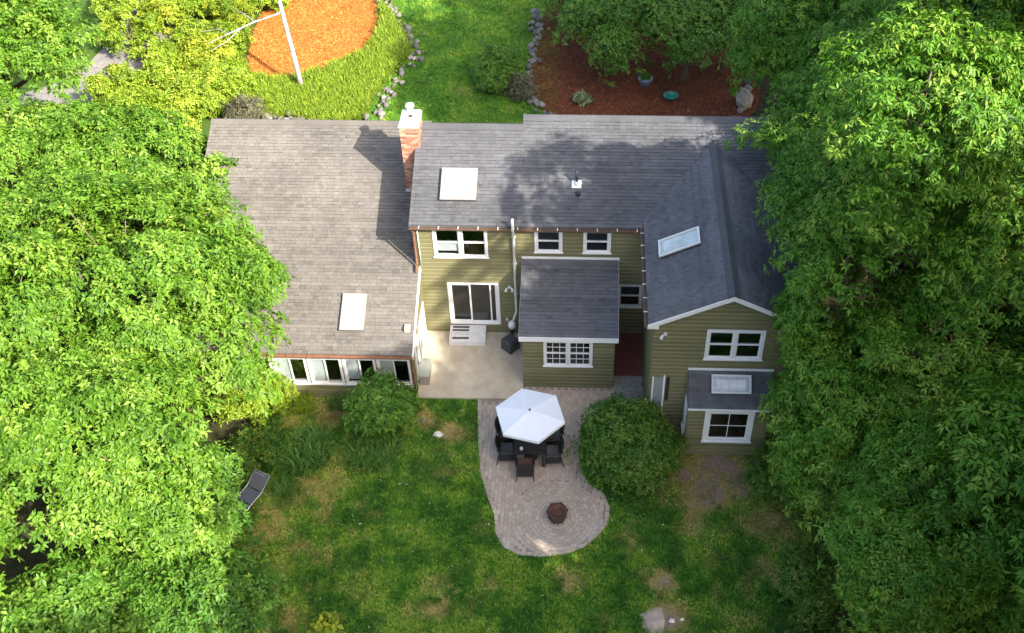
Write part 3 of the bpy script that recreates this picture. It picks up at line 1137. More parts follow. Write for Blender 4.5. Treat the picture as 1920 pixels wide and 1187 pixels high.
# porch room
WA = Wall((AL, AY, 0), (1, 0, 0), (0, -1, 0))
aw = (.735, 2.39, 1.0, 2.23)
wall(WA, AR - AL, -.1, 2.36, [(aw[0] - AL + .03, aw[1] - AL - .03, aw[2] + .03, aw[3] - .03)])['label'] = 'olive front wall of the porch room'
window(Wall((0, AY, 0), (1, 0, 0), (0, -1, 0)), *aw, units=2, grid=(3, 2), label='double porch window with small panes', trim=.075, mull=.09)
for xx, nn, ori in ((AL, (-1, 0, 0), (0, -1, 0)), (AR, (1, 0, 0), (0, 1, 0))):
    Ws = Wall((xx, 0 if ori[1] < 0 else AY + .002, 0), ori, nn)
    Ls = -AY - .002
    wall(Ws, Ls, -.1, 2.3, topfn=(lambda u: 3.5 - u * .43) if ori[1] < 0 else (lambda u: 3.5 - (Ls - u) * .43), boards=False)

# right wing: front gable wall, left side wall, bay
WF = Wall((XR, YW, 0), (1, 0, 0), (0, -1, 0))
ww = (5.80, 7.57, 3.61, 4.89)
wall(WF, XRR - XR, -.1, 5.1, [(ww[0] - XR + .03, ww[1] - XR - .03, ww[2] + .03, ww[3] - .03)], topfn=lambda u: zwing(XR + u) - .15)['label'] = 'olive gable wall of the right wing'
window(Wall((0, YW, 0), (1, 0, 0), (0, -1, 0)), *ww, units=2, label='double window in the right gable', trim=.1, blinds={(0, 0): .5}.items())
wall(Wall((XR, -.01, 0), (0, -1, 0), (-1, 0, 0)), -YW - .012, -.1, 5.08)['label'] = 'olive side wall of the right wing'
WB = Wall((BX0, BY, 0), (1, 0, 0), (0, -1, 0))
bw = (5.94, 7.49, .66, 2.20)
wall(WB, BX1 - BX0, -.1, 2.33, [(bw[0] - BX0 + .03, bw[1] - BX0 - .03, bw[2] + .03, bw[3] - .03)])['label'] = 'olive front wall of the bay'
window(Wall((0, BY, 0), (1, 0, 0), (0, -1, 0)), *bw, style='fixed', trim=.16, grid=(2, 2), label='wide-framed bay window with a thin cross bar')
Wbs = Wall((BX0, YW - .03, 0), (0, -1, 0), (-1, 0, 0))
wall(Wbs, YW - .03 - BY, -.1, 2.33, [(.2, .7, .75, 2.15)], topfn=lambda u: 3.02 - u * .78)
window(Wbs, .17, .73, .72, 2.18, style='fixed', trim=.09, label='narrow side window of the bay')
wall(Wall((BX1, BY + .002, 0), (0, 1, 0), (1, 0, 0)), YW - .03 - BY, -.1, 2.33, topfn=lambda u: 2.4 + u * .78, boards=False)
MB().box(BX0 + .2, BX1 - .3, BY + .15, BY + .75, .9, .98).build('counter', plain('teal_counter', (.10, .22, .19), .5, .4), house)
# side door of the wing, half hidden by the bush
sd = empty('side_door', (4.62, YW, 0), parent=house)
WS = Wall(Vector((0, 0, 0)), (1, 0, 0), (0, -1, 0))
MB().wbox(WS, -.3, .0, .028, .06, .1, 2.75).build('door_panel', plain('grey_door', (.23, .24, .24), .5, .3), sd)
MB().wbox(WS, .0, .055, .028, .075, .1, 2.85).wbox(WS, -.35, -.3, .028, .07, .1, 2.78).build('frame', M['white'], sd)
MB().wbox(WS, .1, .2, .028, .055, 1.7, 2.8).build('dark_gap', M['dark_metal'], sd)  # dark strip standing in for the shadowed gap beside the frame

# left wing: window band and sunlit side wall
WLf = Wall((XLL + .2, YL, 0), (1, 0, 0), (0, -1, 0))
lw = [(-10.9, -9.75), (-9.7, -8.55), (-8.5, -7.35), (-7.3, -6.14), (-6.1, -4.97), (-4.93, -3.78)]
lo_z, hi_z = .20, 1.52
wall(WLf, XL - XLL - .2, -.55, 1.76, [(a - XLL - .2 + .03, b - XLL - .2 - .03, lo_z + .03, hi_z - .03) for a, b in lw])['label'] = 'olive wall under the window band of the left wing'
bl = [{}, {(0, 0): 1.0}, {(0, 0): 1.0}, {(0, 0): 1.0}, {(0, 0): .9}, {(0, 0): .8, (0, 1): .3}]
for (a, b), B_ in zip(lw, bl):
    window(Wall((0, YL, 0), (1, 0, 0), (0, -1, 0)), a, b, lo_z, hi_z, style='slide', trim=.07, blinds=B_.items())
WLs = Wall((XL, YL + .002, 0), (0, 1, 0), (1, 0, 0))
ls = [(.22, .98, .3, 1.75), (1.2, 2.55, .25, 2.1)]
wall(WLs, -YL - .004, -.5, 1.75, [(a + .03, b - .03, c + .03, d_ - .03) for a, b, c, d_ in ls[:1]] + [(1.23, 2.52, .28, 1.75)], topfn=lambda u: zleft(YL + u) - .14)
window(WLs, *ls[0], style='fixed', trim=.12)
window(WLs, 1.2, 2.55, .25, 1.80, units=2, style='fixed', trim=.12)
MB().prism([(XLR - .01, yE - .02, zleft(yE - .02) - .17), (XLR - .01, -.03, zleft(0) - .19), (XLR - .01, -.03, zleft(0) - .005), (XLR - .01, yE - .02, zleft(yE - .02) - .005)], (.05, 0, 0)).build('rake_board', M['white'], lroof)
MB().wbox(WLs, 0.0, .12, .026, .05, -.45, 1.72).build('corner_board', plain('sage_trim', (.33, .34, .24), .6, .3), house)


# ---- gutters, pipes
def gutter(name, a, b, m, step, brk, side):
    """half-round trough from a to b with straps; side is the outward direction"""
    a, b, side = Vector(a), Vector(b), Vector(side)
    e = empty(name, a, parent=house)
    L = (b - a).length
    d = (b - a).normalized()
    mb = MB()
    prof = [(-.055, .0), (-.055, -.05), (-.03, -.085), (.03, -.085), (.055, -.05), (.055, .0), (.045, .0), (.045, -.045), (.025, -.073), (-.025, -.073), (-.045, -.045), (-.045, 0)]
    mb.prism([side * p + Z * q for p, q in prof], d * L)
    mb.build('trough', m, e)
    k = step * .5
    while k < L:
        c = d * k
        MB().hexa([c + side * p + Z * z_ + d * w_ for z_ in (.002, .012) for p, w_ in ((-.1, -.012), (.06, -.012), (.06, .012), (-.1, .012))]).build('bracket', brk, e)
        k += step
    return e


gutter('gutter', (-3.8, -.21, 5.06), (3.9, -.21, 5.06), M['brown_gutter'], .66, M['white'], (0, -1, 0))
gutter('gutter', (XR - .27, -.15, 5.17), (XR - .27, yG, 5.17), M['brown_gutter'], .62, M['white'], (-1, 0, 0))
gutter('gutter', (XLL, yE - .07, 1.86), (XLR + .02, yE - .07, 1.86), M['copper'], .72, M['copper'], (0, -1, 0))
MB().tube([(-3.78, -.20, 5.0), (-3.70, -.08, 4.8), (-3.70, -.08, 3.35), (-3.74, -.3, 3.14)], .04, 8).build('downpipe', M['copper'], house, True)
MB().tube([(-3.56, -.07, 4.98), (-3.56, -.07, 3.3)], .022, 6).build('conduit', M['white'], house, True)
MB().tube([(-3.72, yE - .08, 1.8), (-3.72, YL - .09, 1.6), (-3.72, YL - .07, -.4)], .038, 8).build('downpipe', M['copper'], house, True)

rp = empty('vent_pipe', (-.33, -.1, 0), parent=house)
rp['label'] = 'tall white vent pipe with a round fan at its foot'
MB().tube([(0, -.16, 5.52), (0, -.16, 5.0), (0, -.02, 4.75), (0, -.02, 1.2), (-.04, -.03, 1.05), (-.14, -.05, .72)], .05, 10).build('pipe', M['offwhite'], rp, True)
MB().tube([(-.15, -.05, .74), (-.17, -.06, .66), (-.18, -.06, .56), (-.19, -.06, .46), (-.2, -.06, .38)], [.06, .13, .15, .13, .06], 12).build('fan', M['white'], rp, True)
MB().tube([(-.2, -.06, .4), (-.2, -.04, 0)], .06, 8).build('lower_pipe', M['dark_metal'], rp, True)
for zz in (2.0, 3.4, 4.6):
    MB().box(-.07, .07, .0, .075, zz, zz + .04).build('bracket', M['white'], rp)


def floodlight(x, y, z, one=False):
    e = empty('wall_light', (x, y, z), parent=house)
    MB().tube([(0, 0.02, 0), (0, -.05, 0)], .055, 10).build('base', M['white'], e)
    for s in ((-.1,) if one else (-.1, .1)):
        MB().tube([(0, -.04, 0), (s * .6, -.09, .04), (s, -.1, -.02), (s * 1.25, -.13, -.11)], [.015, .018, .04, .062], 8).build('lamp_head', M['white'], e, True)
    return e


floodlight(-.55, -.03, 2.3)
floodlight(4.55, YW - .03, 4.7, True)
MB().tube([(-.68, -.03, .75), (-.68, -.09, .75), (-.68, -.09, .68)], [.05, .04, .03], 8).build('outdoor_tap', M['offwhite'], house, True)


# ---- skylights, vents, chimney
def skylight(P, S, U, ls, lu, h, fr_m, pane_m, label, fw=.06):
    """curb, frame and pane on a roof plane; P lower left corner, S along the eave, U up the slope"""
    P, S, U = Vector(P), Vector(S).normalized(), Vector(U).normalized()
    N = S.cross(U)
    if N.z < 0:
        N = -N
    e = empty('skylight', P, parent=house)
    e['label'] = label

    def bx(s0, s1, t0, t1, n0, n1):
        return [S * s + U * t_ + N * n_ for n_ in (n0, n1) for s, t_ in ((s0, t0), (s1, t0), (s1, t1), (s0, t1))]
    mb = MB()
    mb.hexa(bx(0, ls, 0, lu, -.05, h - .03))
    mb.build('curb', M['dark_metal'] if fr_m is not M['dirty_plexi'] else M['flashing'], e)
    mb = MB()
    mb.hexa(bx(-.015, fw, -.015, lu + .015, h - .028, h + .02)).hexa(bx(ls - fw, ls + .015, -.015, lu + .015, h - .028, h + .02))
    mb.hexa(bx(fw, ls - fw, -.015, fw, h - .028, h + .02)).hexa(bx(fw, ls - fw, lu - fw, lu + .015, h - .028, h + .02))
    mb.build('frame', fr_m, e)
    mb = MB()
    q = [(fw, fw), (ls - fw, fw), (ls - fw, lu - fw), (fw, lu - fw)]
    i_ = [(fw + .1, fw + .1), (ls - fw - .1, fw + .1), (ls - fw - .1, lu - fw - .1), (fw + .1, lu - fw - .1)]
    mb.hexa([S * a + U * b + N * (h - .02) for a, b in q] + [S * a + U * b + N * (h + .022) for a, b in i_])
    mb.build('pane', pane_m, e)
    return e


cm = math.sqrt(1 + TM * TM)
skylight((-2.80, .71, zmain(.71)), (1, 0, 0), (0, 1, TM), 1.19, 1.10 * cm, .13, M['skylight_frame'], M['skylight'], 'large square skylight on the middle roof')
cl = math.sqrt(1 + TL * TL)
skylight((-6.14, -2.28, zleft(-2.28)), (1, 0, 0), (0, 1, TL), .80, 1.22 * cl, .12, M['skylight_frame'], M['skylight'], 'tall white skylight low on the left wing roof')
cg = math.sqrt(1 + TG * TG)
skylight((4.47, -2.08, zwing(4.47)), (0, 1, 0), (1, 0, TG), .77, 1.22 * cg, .12, M['offwhite'], plain('clouded_glass', (.42, .47, .45), .15, .5, .25, 2), 'slanted glass skylight on the right wing roof')
MB().hexa([Vector((x_, y_, zwing(x_) - .09 + z_)) for z_ in (0, .02) for x_, y_ in ((4.5, -2.05), (5.66, -2.05), (5.66, -1.34), (4.5, -1.34))]).build('skylight_shade', M['blind'], house)
skylight((6.09, -5.19, 2.372 + (-5.19 - BY + .15) * .794), (1, 0, 0), (0, .967, .768), 1.2, .56, .14, M['flashing'], M['dirty_plexi'], 'dirty grey skylight on the bay roof', .05)

vp = empty('roof_vent', (1.75, 1.38, zmain(1.38)), parent=house)
MB().tube([(0, 0, -.05), (0, 0, .55)], .045, 10).build('pipe', M['dark_metal'], vp, True)
MB().hexa([(-.16, -.16, -.16 * TM + .02), (.16, -.16, -.16 * TM + .02), (.16, .12, .12 * TM + .02), (-.16, .12, .12 * TM + .02), (-.13, -.14, -.13 * TM + .035), (.13, -.14, -.13 * TM + .035), (.13, .1, .1 * TM + .035), (-.13, .1, .1 * TM + .035)]).build('flashing', M['white'], vp)
MB().tube([(0, 0, 0), (0, 0, .12)], [.1, .05], 10).build('boot', M['white'], vp, True)
vp = empty('roof_vent', (1.81, 1.01, zmain(1.01)), parent=house)
MB().tube([(0, 0, -.05), (0, 0, .09), (0, 0, .12)], [.09, .09, .05], 10).build('hood', M['dark_metal'], vp, True)
vp = empty('roof_vent', (-3.86, -2.19, zleft(-2.19)), parent=house)
MB().box(-.09, .09, -.12, .10, -.02, .16).build('hood', plain('tan_vent', (.5, .42, .33), .5, .3), vp)

ch = empty('chimney', (-3.97, 3.1, 4.0), parent=house)
ch['label'] = 'brick chimney with pale crown between the left and middle roofs'
x0, x1, y0, y1, zt = -.32, .32, -.5, .45, 3.12
MB().box(x0 + .012, x1 - .012, y0 + .012, y1 - .012, -.3, zt - .02).build('core', M['mortar'], ch)
mb = MB()
r_ = 0
zb = -.3
while zb < zt - .07:
    hgt = .066
    o_ = .1 * (r_ % 2)
    xx = x0 + (0 if r_ % 2 == 0 else -.1)
    while xx < x1:
        a, b = max(x0, xx + .005), min(x1, xx + .195)
        if b - a > .03:
            for ya, yb in ((y0, y0 + .09), (y1 - .09, y1)):
                mb.box(a, b, ya + random.uniform(0, .004), yb, zb, zb + hgt, random.random())
        xx += .2
    yy = y0 + .095 - o_
    while yy < y1 - .1:
        a, b = max(y0 + .095, yy + .005), min(y1 - .095, yy + .195)
        if b - a > .03:
            for xa, xb in ((x0, x0 + .09), (x1 - .09, x1)):
                mb.box(xa, xb, a, b, zb, zb + hgt, random.random())
        yy += .2
    zb += .078
    r_ += 1
o = mb.build('bricks', M['brick'], ch)
o['kind'] = 'stuff'
MB().hexa([(x0 - .03, y0 - .03, zt), (x1 + .03, y0 - .03, zt), (x1 + .03, y1 + .03, zt), (x0 - .03, y1 + .03, zt),
           (x0 + .02, y0 + .02, zt + .1), (x1 - .02, y0 + .02, zt + .1), (x1 - .02, y1 - .02, zt + .1), (x0 + .02, y1 - .02, zt + .1)]).build('crown', plain('pale_mortar', (.78, .75, .70), .8, .2, .1), ch)
MB().tube([(.02, .02, zt + .08), (.02, .02, zt + .13)], [.1, .07], 12).build('flue', M['rust'], ch)
MB().tube([(-.02, .27, zt + .08), (-.02, .27, zt + .32)], .1, 12).build('flue_pot', M['white'], ch, True)
MB().tube([(-.02, .27, zt + .33), (-.02, .27, zt + .40), (-.02, .27, zt + .47)], [.16, .15, .04], 14).build('flue_cap', M['white'], ch, True)
MB().box(x0 - .03, x1 + .02, y0 - .03, y0 - .002, .42, .50).build('flashing', M['flashing'], ch)

# steps below the sliding door
st = empty('door_steps', (-2.1, -.4, .05), 'pale two-tread steps with dark mats below the sliding door', 'steps')
MB().box(-.64, .64, -.34, .0, 0, .17).build('tread', M['concrete_white'], st)
MB().box(-.64, .64, .002, .36, 0, .34).build('tread', M['concrete_white'], st)
for ya, zz in ((-.19, .171), (.04, .341), (.2, .341)):
    MB().box(-.56, .04, ya, ya + .085, zz, zz + .014).build('mat', M['charcoal'], st)
MB().hexa([(-.66, -.36, 0), (-.645, -.36, 0), (-.645, .36, 0), (-.66, .36, 0), (-.66, -.36, .19), (-.645, -.36, .19), (-.645, .36, .36), (-.66, .36, .36)]).build('side_rail', M['white'], st)

# ------------------------------------------------------------------ things on the patio
gr = empty('covered_grill', (-.54, -.86, .05), 'dark grey box-shaped covered grill standing cornerwise beside the porch wall', 'grill', rz=math.radians(47))
s = .24
MB().hexa([(-s, -s, .03), (s, -s, .03), (s, s, .03), (-s, s, .03), (-s * .93, -s * .93, .44), (s * .93, -s * .93, .44), (s * .93, s * .93, .44), (-s * .93, s * .93, .44)]).build('body', M['charcoal'], gr)
MB().hexa([(-s, -s, .442), (s, -s, .442), (s, s, .442), (-s, s, .442), (-s * .8, -s * .8, .53), (s * .8, -s * .8, .53), (s * .8, s * .8, .53), (-s * .8, s * .8, .53)]).build('lid', M['charcoal'], gr)
MB().box(-.1, .1, -s - .03, -s - .002, .37, .39).build('handle', M['dark_metal'], gr)
for sx in (-1, 1):
    for sy in (-1, 1):
        MB().box(sx * s * .8 - .02, sx * s * .8 + .02, sy * s * .8 - .02, sy * s * .8 + .02, 0, .03).build('foot', M['dark_metal'], gr)

bx = empty('storage_box', (-3.42, -2.3, .05), 'narrow pale green storage box against the sunlit side wall', 'box')
MB().box(-.16, .16, -.42, .42, 0, .42).build('body', plain('taupe_box', (.25, .22, .19), .6, .3), bx)
MB().box(-.175, .175, -.435, .435, .422, .47).build('lid', M['storage'], bx)

# umbrella
UC = (.44, -5.68)
um = empty('patio_umbrella', (UC[0], UC[1], 0), 'white six-sided patio umbrella open over the dining table', 'umbrella')
tips = [(1.14 * math.cos(math.radians(-14 + 60 * k)), 1.14 * math.sin(math.radians(-14 + 60 * k))) for k in range(6)]
apex = (0, -.05, 2.34)
mb = MB()
for k in range(6):
    a, b = tips[k], tips[(k + 1) % 6]
    N_ = 6
    P = []
    for i in range(1, N_ + 1):
        f = i / N_
        row_ = []
        for j in range(i + 1):
            g_ = j / i
            x_, y_ = (a[0] * (1 - g_) + b[0] * g_) * f, (a[1] * (1 - g_) + b[1] * g_) * f
            sag = .022 * math.sin(math.pi * g_) * f
            row_.append((x_, y_ + apex[1] * (1 - f), 2.34 - .28 * f ** 1.1 - sag))
        P.append(row_)
    base_ = len(mb.V)
    mb.V.append(apex)
    idx_ = [[base_]]
    for row_ in P:
        idx_.append(list(range(len(mb.V), len(mb.V) + len(row_))))
        mb.V += row_
    for i in range(len(idx_) - 1):
        A_, B_ = idx_[i], idx_[i + 1]
        for j in range(len(B_) - 1):
            mb.F.append((A_[min(j, len(A_) - 1)], B_[j], B_[j + 1]))
            mb.T.append(.5)
            if j + 1 < len(A_):
                mb.F.append((A_[j], B_[j + 1], A_[j + 1]))
                mb.T.append(.5)
cn = mb.build('canopy', M['canopy'], um)
sm = cn.modifiers.new('thick', 'SOLIDIFY')
sm.thickness = .006
for k in range(6):
    a, b = tips[k], tips[(k + 1) % 6]
    MB().hexa([(a[0], a[1], 1.95), (b[0], b[1], 1.95), (b[0] * .99, b[1] * .99, 1.95), (a[0] * .99, a[1] * .99, 1.95),
               (a[0], a[1], 2.055), (b[0], b[1], 2.055), (b[0] * .99, b[1] * .99, 2.055), (a[0] * .99, a[1] * .99, 2.055)]).build('valance', M['canopy'], um)
    MB().tube([(a[0] * .98, a[1] * .98, 2.03), (0, 0, 2.29)], .01, 5).build('rib', M['dark_metal'], um)
MB().tube([(0, 0, 0), (0, 0, 2.32)], .022, 8).build('pole', M['dark_metal'], um, True)
MB().tube([(0, -.05, 2.33), (0, -.05, 2.37), (0, -.05, 2.40)], [.045, .04, .01], 10).build('finial', plain('grey_finial', (.2, .2, .2), .5), um, True)
MB().tube([(0, 0, .012), (0, 0, .07), (0, 0, .12)], [.24, .23, .05], 16).build('base', M['dark_metal'], um)

TCX, TCY = .40, -5.42
tb = empty('dining_table', (TCX, TCY, .012), 'dark rectangular outdoor dining table under the white umbrella', 'table')
mb = MB()
for k in range(9):
    yk = -.78 + k * .1735
    MB().box(-.5, .5, yk, yk + .165, .71, .735).build('slat', M['black'], tb)
MB().box(-.46, .46, -.74, .74, .64, .708).build('apron', M['black'], tb)
for sx in (-.43, .43):
    for sy in (-.7, .7):
        MB().box(sx - .03, sx + .03, sy - .03, sy + .03, 0, .64).build('leg', M['black'], tb)
cd = empty('candle_lantern', (.15, -6.03, .749), 'small pale glass candle jar on the near end of the dark table', 'candle')
MB().tube([(0, 0, 0), (0, 0, .06), (0, 0, .10)], [.05, .06, .045], 12).build('jar', M['offwhite'], cd, True)
MB().tube([(0, 0, .10), (0, 0, .115)], [.04, .035], 12).build('lid', M['pale_stone'], cd, True)


def chair(x, y, rz, label, cushion):
    e = empty('patio_chair', (x, y, .012), label, 'chair', 'patio chairs round the table', rz=math.radians(rz))
    m = M['black']
    # front of the chair is +y
    MB().hexa([(-.25, -.24, .40), (.25, -.24, .40), (.27, .26, .42), (-.27, .26, .42), (-.25, -.24, .44), (.25, -.24, .44), (.27, .26, .46), (-.27, .26, .46)]).build('seat', m, e)
    MB().hexa([(-.22, -.20, .441), (.22, -.20, .441), (.24, .23, .461), (-.24, .23, .461), (-.2, -.18, .49), (.2, -.18, .49), (.22, .21, .51), (-.22, .21, .51)]).build('cushion', cushion, e)
    mb = MB()
    n = 8
    for k in range(n):
        a0, a1 = -.27 + .54 * k / n, -.27 + .54 * (k + 1) / n
        f0, f1 = .05 * (a0 / .27) ** 2, .05 * (a1 / .27) ** 2
        mb.hexa([(a0, -.25 + f0, .44), (a1, -.25 + f1, .44), (a1, -.22 + f1, .44), (a0, -.22 + f0, .44),
                 (a0, -.36 + f0, .92 - f0), (a1, -.36 + f1, .92 - f1), (a1, -.33 + f1, .92 - f1), (a0, -.33 + f0, .92 - f0)])
    mb.build('backrest', m, e)
    mb = MB()
    mb.box(-.25, .25, .235, .25, .16, .40).box(-.25, .25, -.25, -.235, .16, .40).box(-.262, -.25, -.235, .235, .16, .40).box(.25, .262, -.235, .235, .16, .40)
    mb.build('skirt', m, e)
    for sx in (-1, 1):
        MB().tube([(sx * .27, -.29, .7), (sx * .30, -.1, .66), (sx * .30, .2, .65), (sx * .285, .25, .6)], .022, 6).build('armrest', m, e, True)
        MB().tube([(sx * .285, .25, .62), (sx * .275, .26, .3), (sx * .28, .28, 0)], .018, 6).build('leg', m, e, True)
        MB().tube([(sx * .26, -.25, .45), (sx * .265, -.28, .2), (sx * .28, -.33, 0)], .018, 6).build('leg', m, e, True)
        MB().tube([(sx * .275, .25, .2), (sx * .268, -.27, .2)], .012, 5).build('stretcher', m, e)
    return e


chair(.28, -6.42, 2, 'dark patio chair with brown cushion at the near end of the table', M['cushion'])
chair(.46, -4.42, 180, 'dark patio chair behind the umbrella at the far end of the table', M['charcoal'])
chair(-.36, -5.80, -86, 'dark patio chair left of the table, nearer the fire pit', M['charcoal'])
chair(-.42, -5.05, -92, 'dark patio chair left of the table, nearer the house', M['charcoal'])
chair(1.16, -5.86, 95, 'dark patio chair right of the table, nearer the fire pit', M['charcoal'])
chair(1.18, -5.08, 90, 'dark patio chair right of the table, nearer the house', M['charcoal'])

fp = empty('fire_pit', (FP[0], FP[1], .012), 'rusty dark hexagonal fire pit on the round of pavers', 'fire pit', rz=math.radians(8))
hx = lambda r_, z_: [(r_ * math.cos(math.radians(60 * k)), r_ * math.sin(math.radians(60 * k)), z_) for k in range(6)]
mb = MB()
for k in range(6):
    a, b = hx(.285, .04), hx(.32, .36)
    ai, bi = hx(.265, .04), hx(.295, .36)
    j = (k + 1) % 6
    mb.hexa([a[k], a[j], ai[j], ai[k], b[k], b[j], bi[j], bi[k]])
mb.build('body', plain('sooty_iron', (.045, .038, .03), .8, .2, .4, 12), fp)
mb = MB()
for k in range(6):
    j = (k + 1) % 6
    a, b = hx(.35, .362), hx(.27, .362)
    a2, b2 = hx(.35, .39), hx(.27, .385)
    mb.hexa([a[k], a[j], b[j], b[k], a2[k], a2[j], b2[j], b2[k]])
mb.build('rim', M['rust'], fp)
mb = MB()
for k in range(6):
    j = (k + 1) % 6
    a, c_ = hx(.27, .37), hx(.14, .24)
    mb.poly([a[k], a[j], c_[j], c_[k]])
    mb.poly([c_[k], c_[j], (0, 0, .22)])
mb.build('bowl', plain('rusty_bowl', (.11, .052, .032), .85, .15, .5, 10), fp)
for k in range(3):
    a = math.radians(120 * k + 30)
    MB().tube([(.22 * math.cos(a), .22 * math.sin(a), .06), (.26 * math.cos(a), .26 * math.sin(a), 0)], .015, 6).build('leg', M['dark_metal'], fp)

# folding lounger half under the left trees
dl = Vector((-.43, -.9)).normalized()
ln = empty('folding_lounger', (-8.5, -7.4, float(H(-8.5, -7.4))), 'folding lounger with grey sling and silver frame under the left trees', 'lounger', rz=math.atan2(dl.y, dl.x) - math.pi / 2)
pf = [(-.75, .62), (-.25, .34), (.3, .32), (.75, .26)]
for sx in (-.3, .3):
    MB().tube([(sx, y_, z_) for y_, z_ in pf], .016, 6).build('side_rail', M['alu'], ln, True)
    for y_, z_ in ((-.3, .33), (.6, .28)):
        MB().tube([(sx, y_, z_), (sx, y_ - .08, 0)], .013, 6).build('leg', M['alu'], ln)
for y_, z_ in (pf[0], pf[3], (-.68, .58)):
    MB().tube([(-.3, y_, z_), (.3, y_, z_)], .015, 6).build('cross_bar', M['alu'], ln)
for a, b in ((pf[0], pf[1]), (pf[1], pf[2]), (pf[2], pf[3])):
    MB().hexa([(-.28, a[0] + .02, a[1] - .01), (.28, a[0] + .02, a[1] - .01), (.28, b[0] - .02, b[1] - .01), (-.28, b[0] - .02, b[1] - .01),
               (-.28, a[0] + .02, a[1] + .002), (.28, a[0] + .02, a[1] + .002), (.28, b[0] - .02, b[1] + .002), (-.28, b[0] - .02, b[1] + .002)]).build('sling', M['sling'], ln)

# hose coil
hc = MB()
for r_, z_ in ((.15, .02), (.17, .045), (.13, .05), (.16, .07)):
    hc.tube([(r_ * .8 * math.cos(2 * math.pi * k / 18), r_ * math.sin(2 * math.pi * k / 18), z_) for k in range(19)], .014, 5, caps=False)
o = hc.build('garden_hose', M['black'])
o.location = (4.28, -2.48, .0)
tag(o, 'coiled black garden hose on gravel beside the right wing', 'hose')


def rock(name, label, loc, sc, m, seed, cat='rock', group=None, parent=None, rz=0.0):
    rg = random.Random(seed)
    mb = MB()
    n, r_ = 7, 4
    rows_ = []
    for i in range(r_ + 1):
        ph = -math.pi / 2 * .6 + (math.pi * .8) * i / r_
        for k in range(n):
            a = 2 * math.pi * k / n
            q_ = rg.uniform(.78, 1.15)
            mb.V.append((math.cos(ph) * math.cos(a) * sc[0] * q_, math.cos(ph) * math.sin(a) * sc[1] * q_, math.sin(ph) * sc[2] * rg.uniform(.9, 1.1)))
    for i in range(r_):
        for k in range(n):
            j = (k + 1) % n
            mb.F.append((i * n + k, i * n + j, (i + 1) * n + j, (i + 1) * n + k))
            mb.T.append(rg.random())
    mb.F.append(tuple(r_ * n + k for k in range(n)))
    mb.F.append(tuple(reversed(range(n))))
    mb.T += [.5, .5]
    o = mb.build(name, m, parent)
    o.location = loc
    o.rotation_euler.z = rz
    return tag(o, label, cat if not parent else None, group)


rock('rock', 'sunlit white rock on bare soil below the patio slab', (-2.72, -4.86, -.05), (.2, .15, .13), M['pale_stone'], 1)
rock('rock', 'small brown and white stone at the left shrub', (-3.3, -4.25, -.05), (.1, .12, .09), M['stone'], 2)
rock('rock', 'small pale stone left of the white rock', (-3.05, -5.1, -.08), (.07, .06, .05), M['pale_stone'], 3)
rock('rock', 'large pale rock at the right end of the rear mulch bed', (9.4, 15.6, .1), (.45, .8, .45), plain('tan_rock', (.30, .25, .19), .9, .2, .4, 4), 4)
rock('flat_stone', 'flat grey paving stone sunk in the front of the lawn', (4.2, -11.55, -.05), (.42, .5, .07), plain('tan_flagstone', (.40, .315, .235), .9, .2, .35, 5), 5, 'stone')
rock('rock', 'round pale stone beside the flat paving stone', (4.75, -11.55, -.02), (.1, .08, .07), M['pale_stone'], 6)
rock('rock', 'small pale stone right of the flat paving stone', (5.05, -11.5, -.02), (.07, .06, .05), M['pale_stone'], 7)
rock('rock', 'grey stone in dry grass left of the patio', (-2.35, -6.75, -.06), (.2, .16, .06), M['stone'], 8)

# stone edging of the beds: each stone a piece
ed = empty('stone_edging', (-7, 19, 0), 'winding fieldstone edging between the lily bed and the rear lawn', 'edging')
path = [(-9.3, 26), (-8.94, 25.1), (-7.98, 23.37), (-6.79, 20.65), (-6.36, 19.36), (-6.76, 18.34), (-7.31, 16.63), (-7.55, 14.78), (-7.91, 13.2), (-9.0, 12.4)]


def along(path, step, fn):
    rest = 0
    for i in range(len(path) - 1):
        a, b = Vector(path[i]), Vector(path[i + 1])
        L = (b - a).length
        s_ = rest
        while s_ < L:
            fn(a.lerp(b, s_ / L), math.atan2(b.y - a.y, b.x - a.x))
            s_ += step
        rest = s_ - L


sm_ = []
for k in range(6):
    ob = rock('stone', None, (0, 0, 0), (.24, .17, .16), M['stone'], 50 + k, None)
    sm_.append(ob.data)
    bpy.data.objects.remove(ob)
sm_p = []
for k in range(3):
    mm = sm_[k].copy()
    mm.materials.clear()
    mm.materials.append(plain('pale_fieldstone%d' % k, (.21, .195, .172), .9, .2, .4, 5))
    sm_p.append(mm)


def stones(parent, path, step, jit, sc=(.75, 1.35), rows=2):
    off = parent.location

    def put(p, a):
        for r_ in range(rows):
            ob = bpy.data.objects.new('stone', random.choice(sm_ + sm_p))
            COL.objects.link(ob)
            ob.parent = parent
            ob.location = (p.x + random.gauss(0, jit) - off.x, p.y + random.gauss(0, jit) - off.y, .05 + .06 * r_)
            ob.rotation_euler = (random.uniform(-.2, .2), random.uniform(-.2, .2), a + random.uniform(-.5, .5))
            q_ = random.uniform(*sc)
            ob.scale = (q_, q_, q_)
    along(path, step, put)


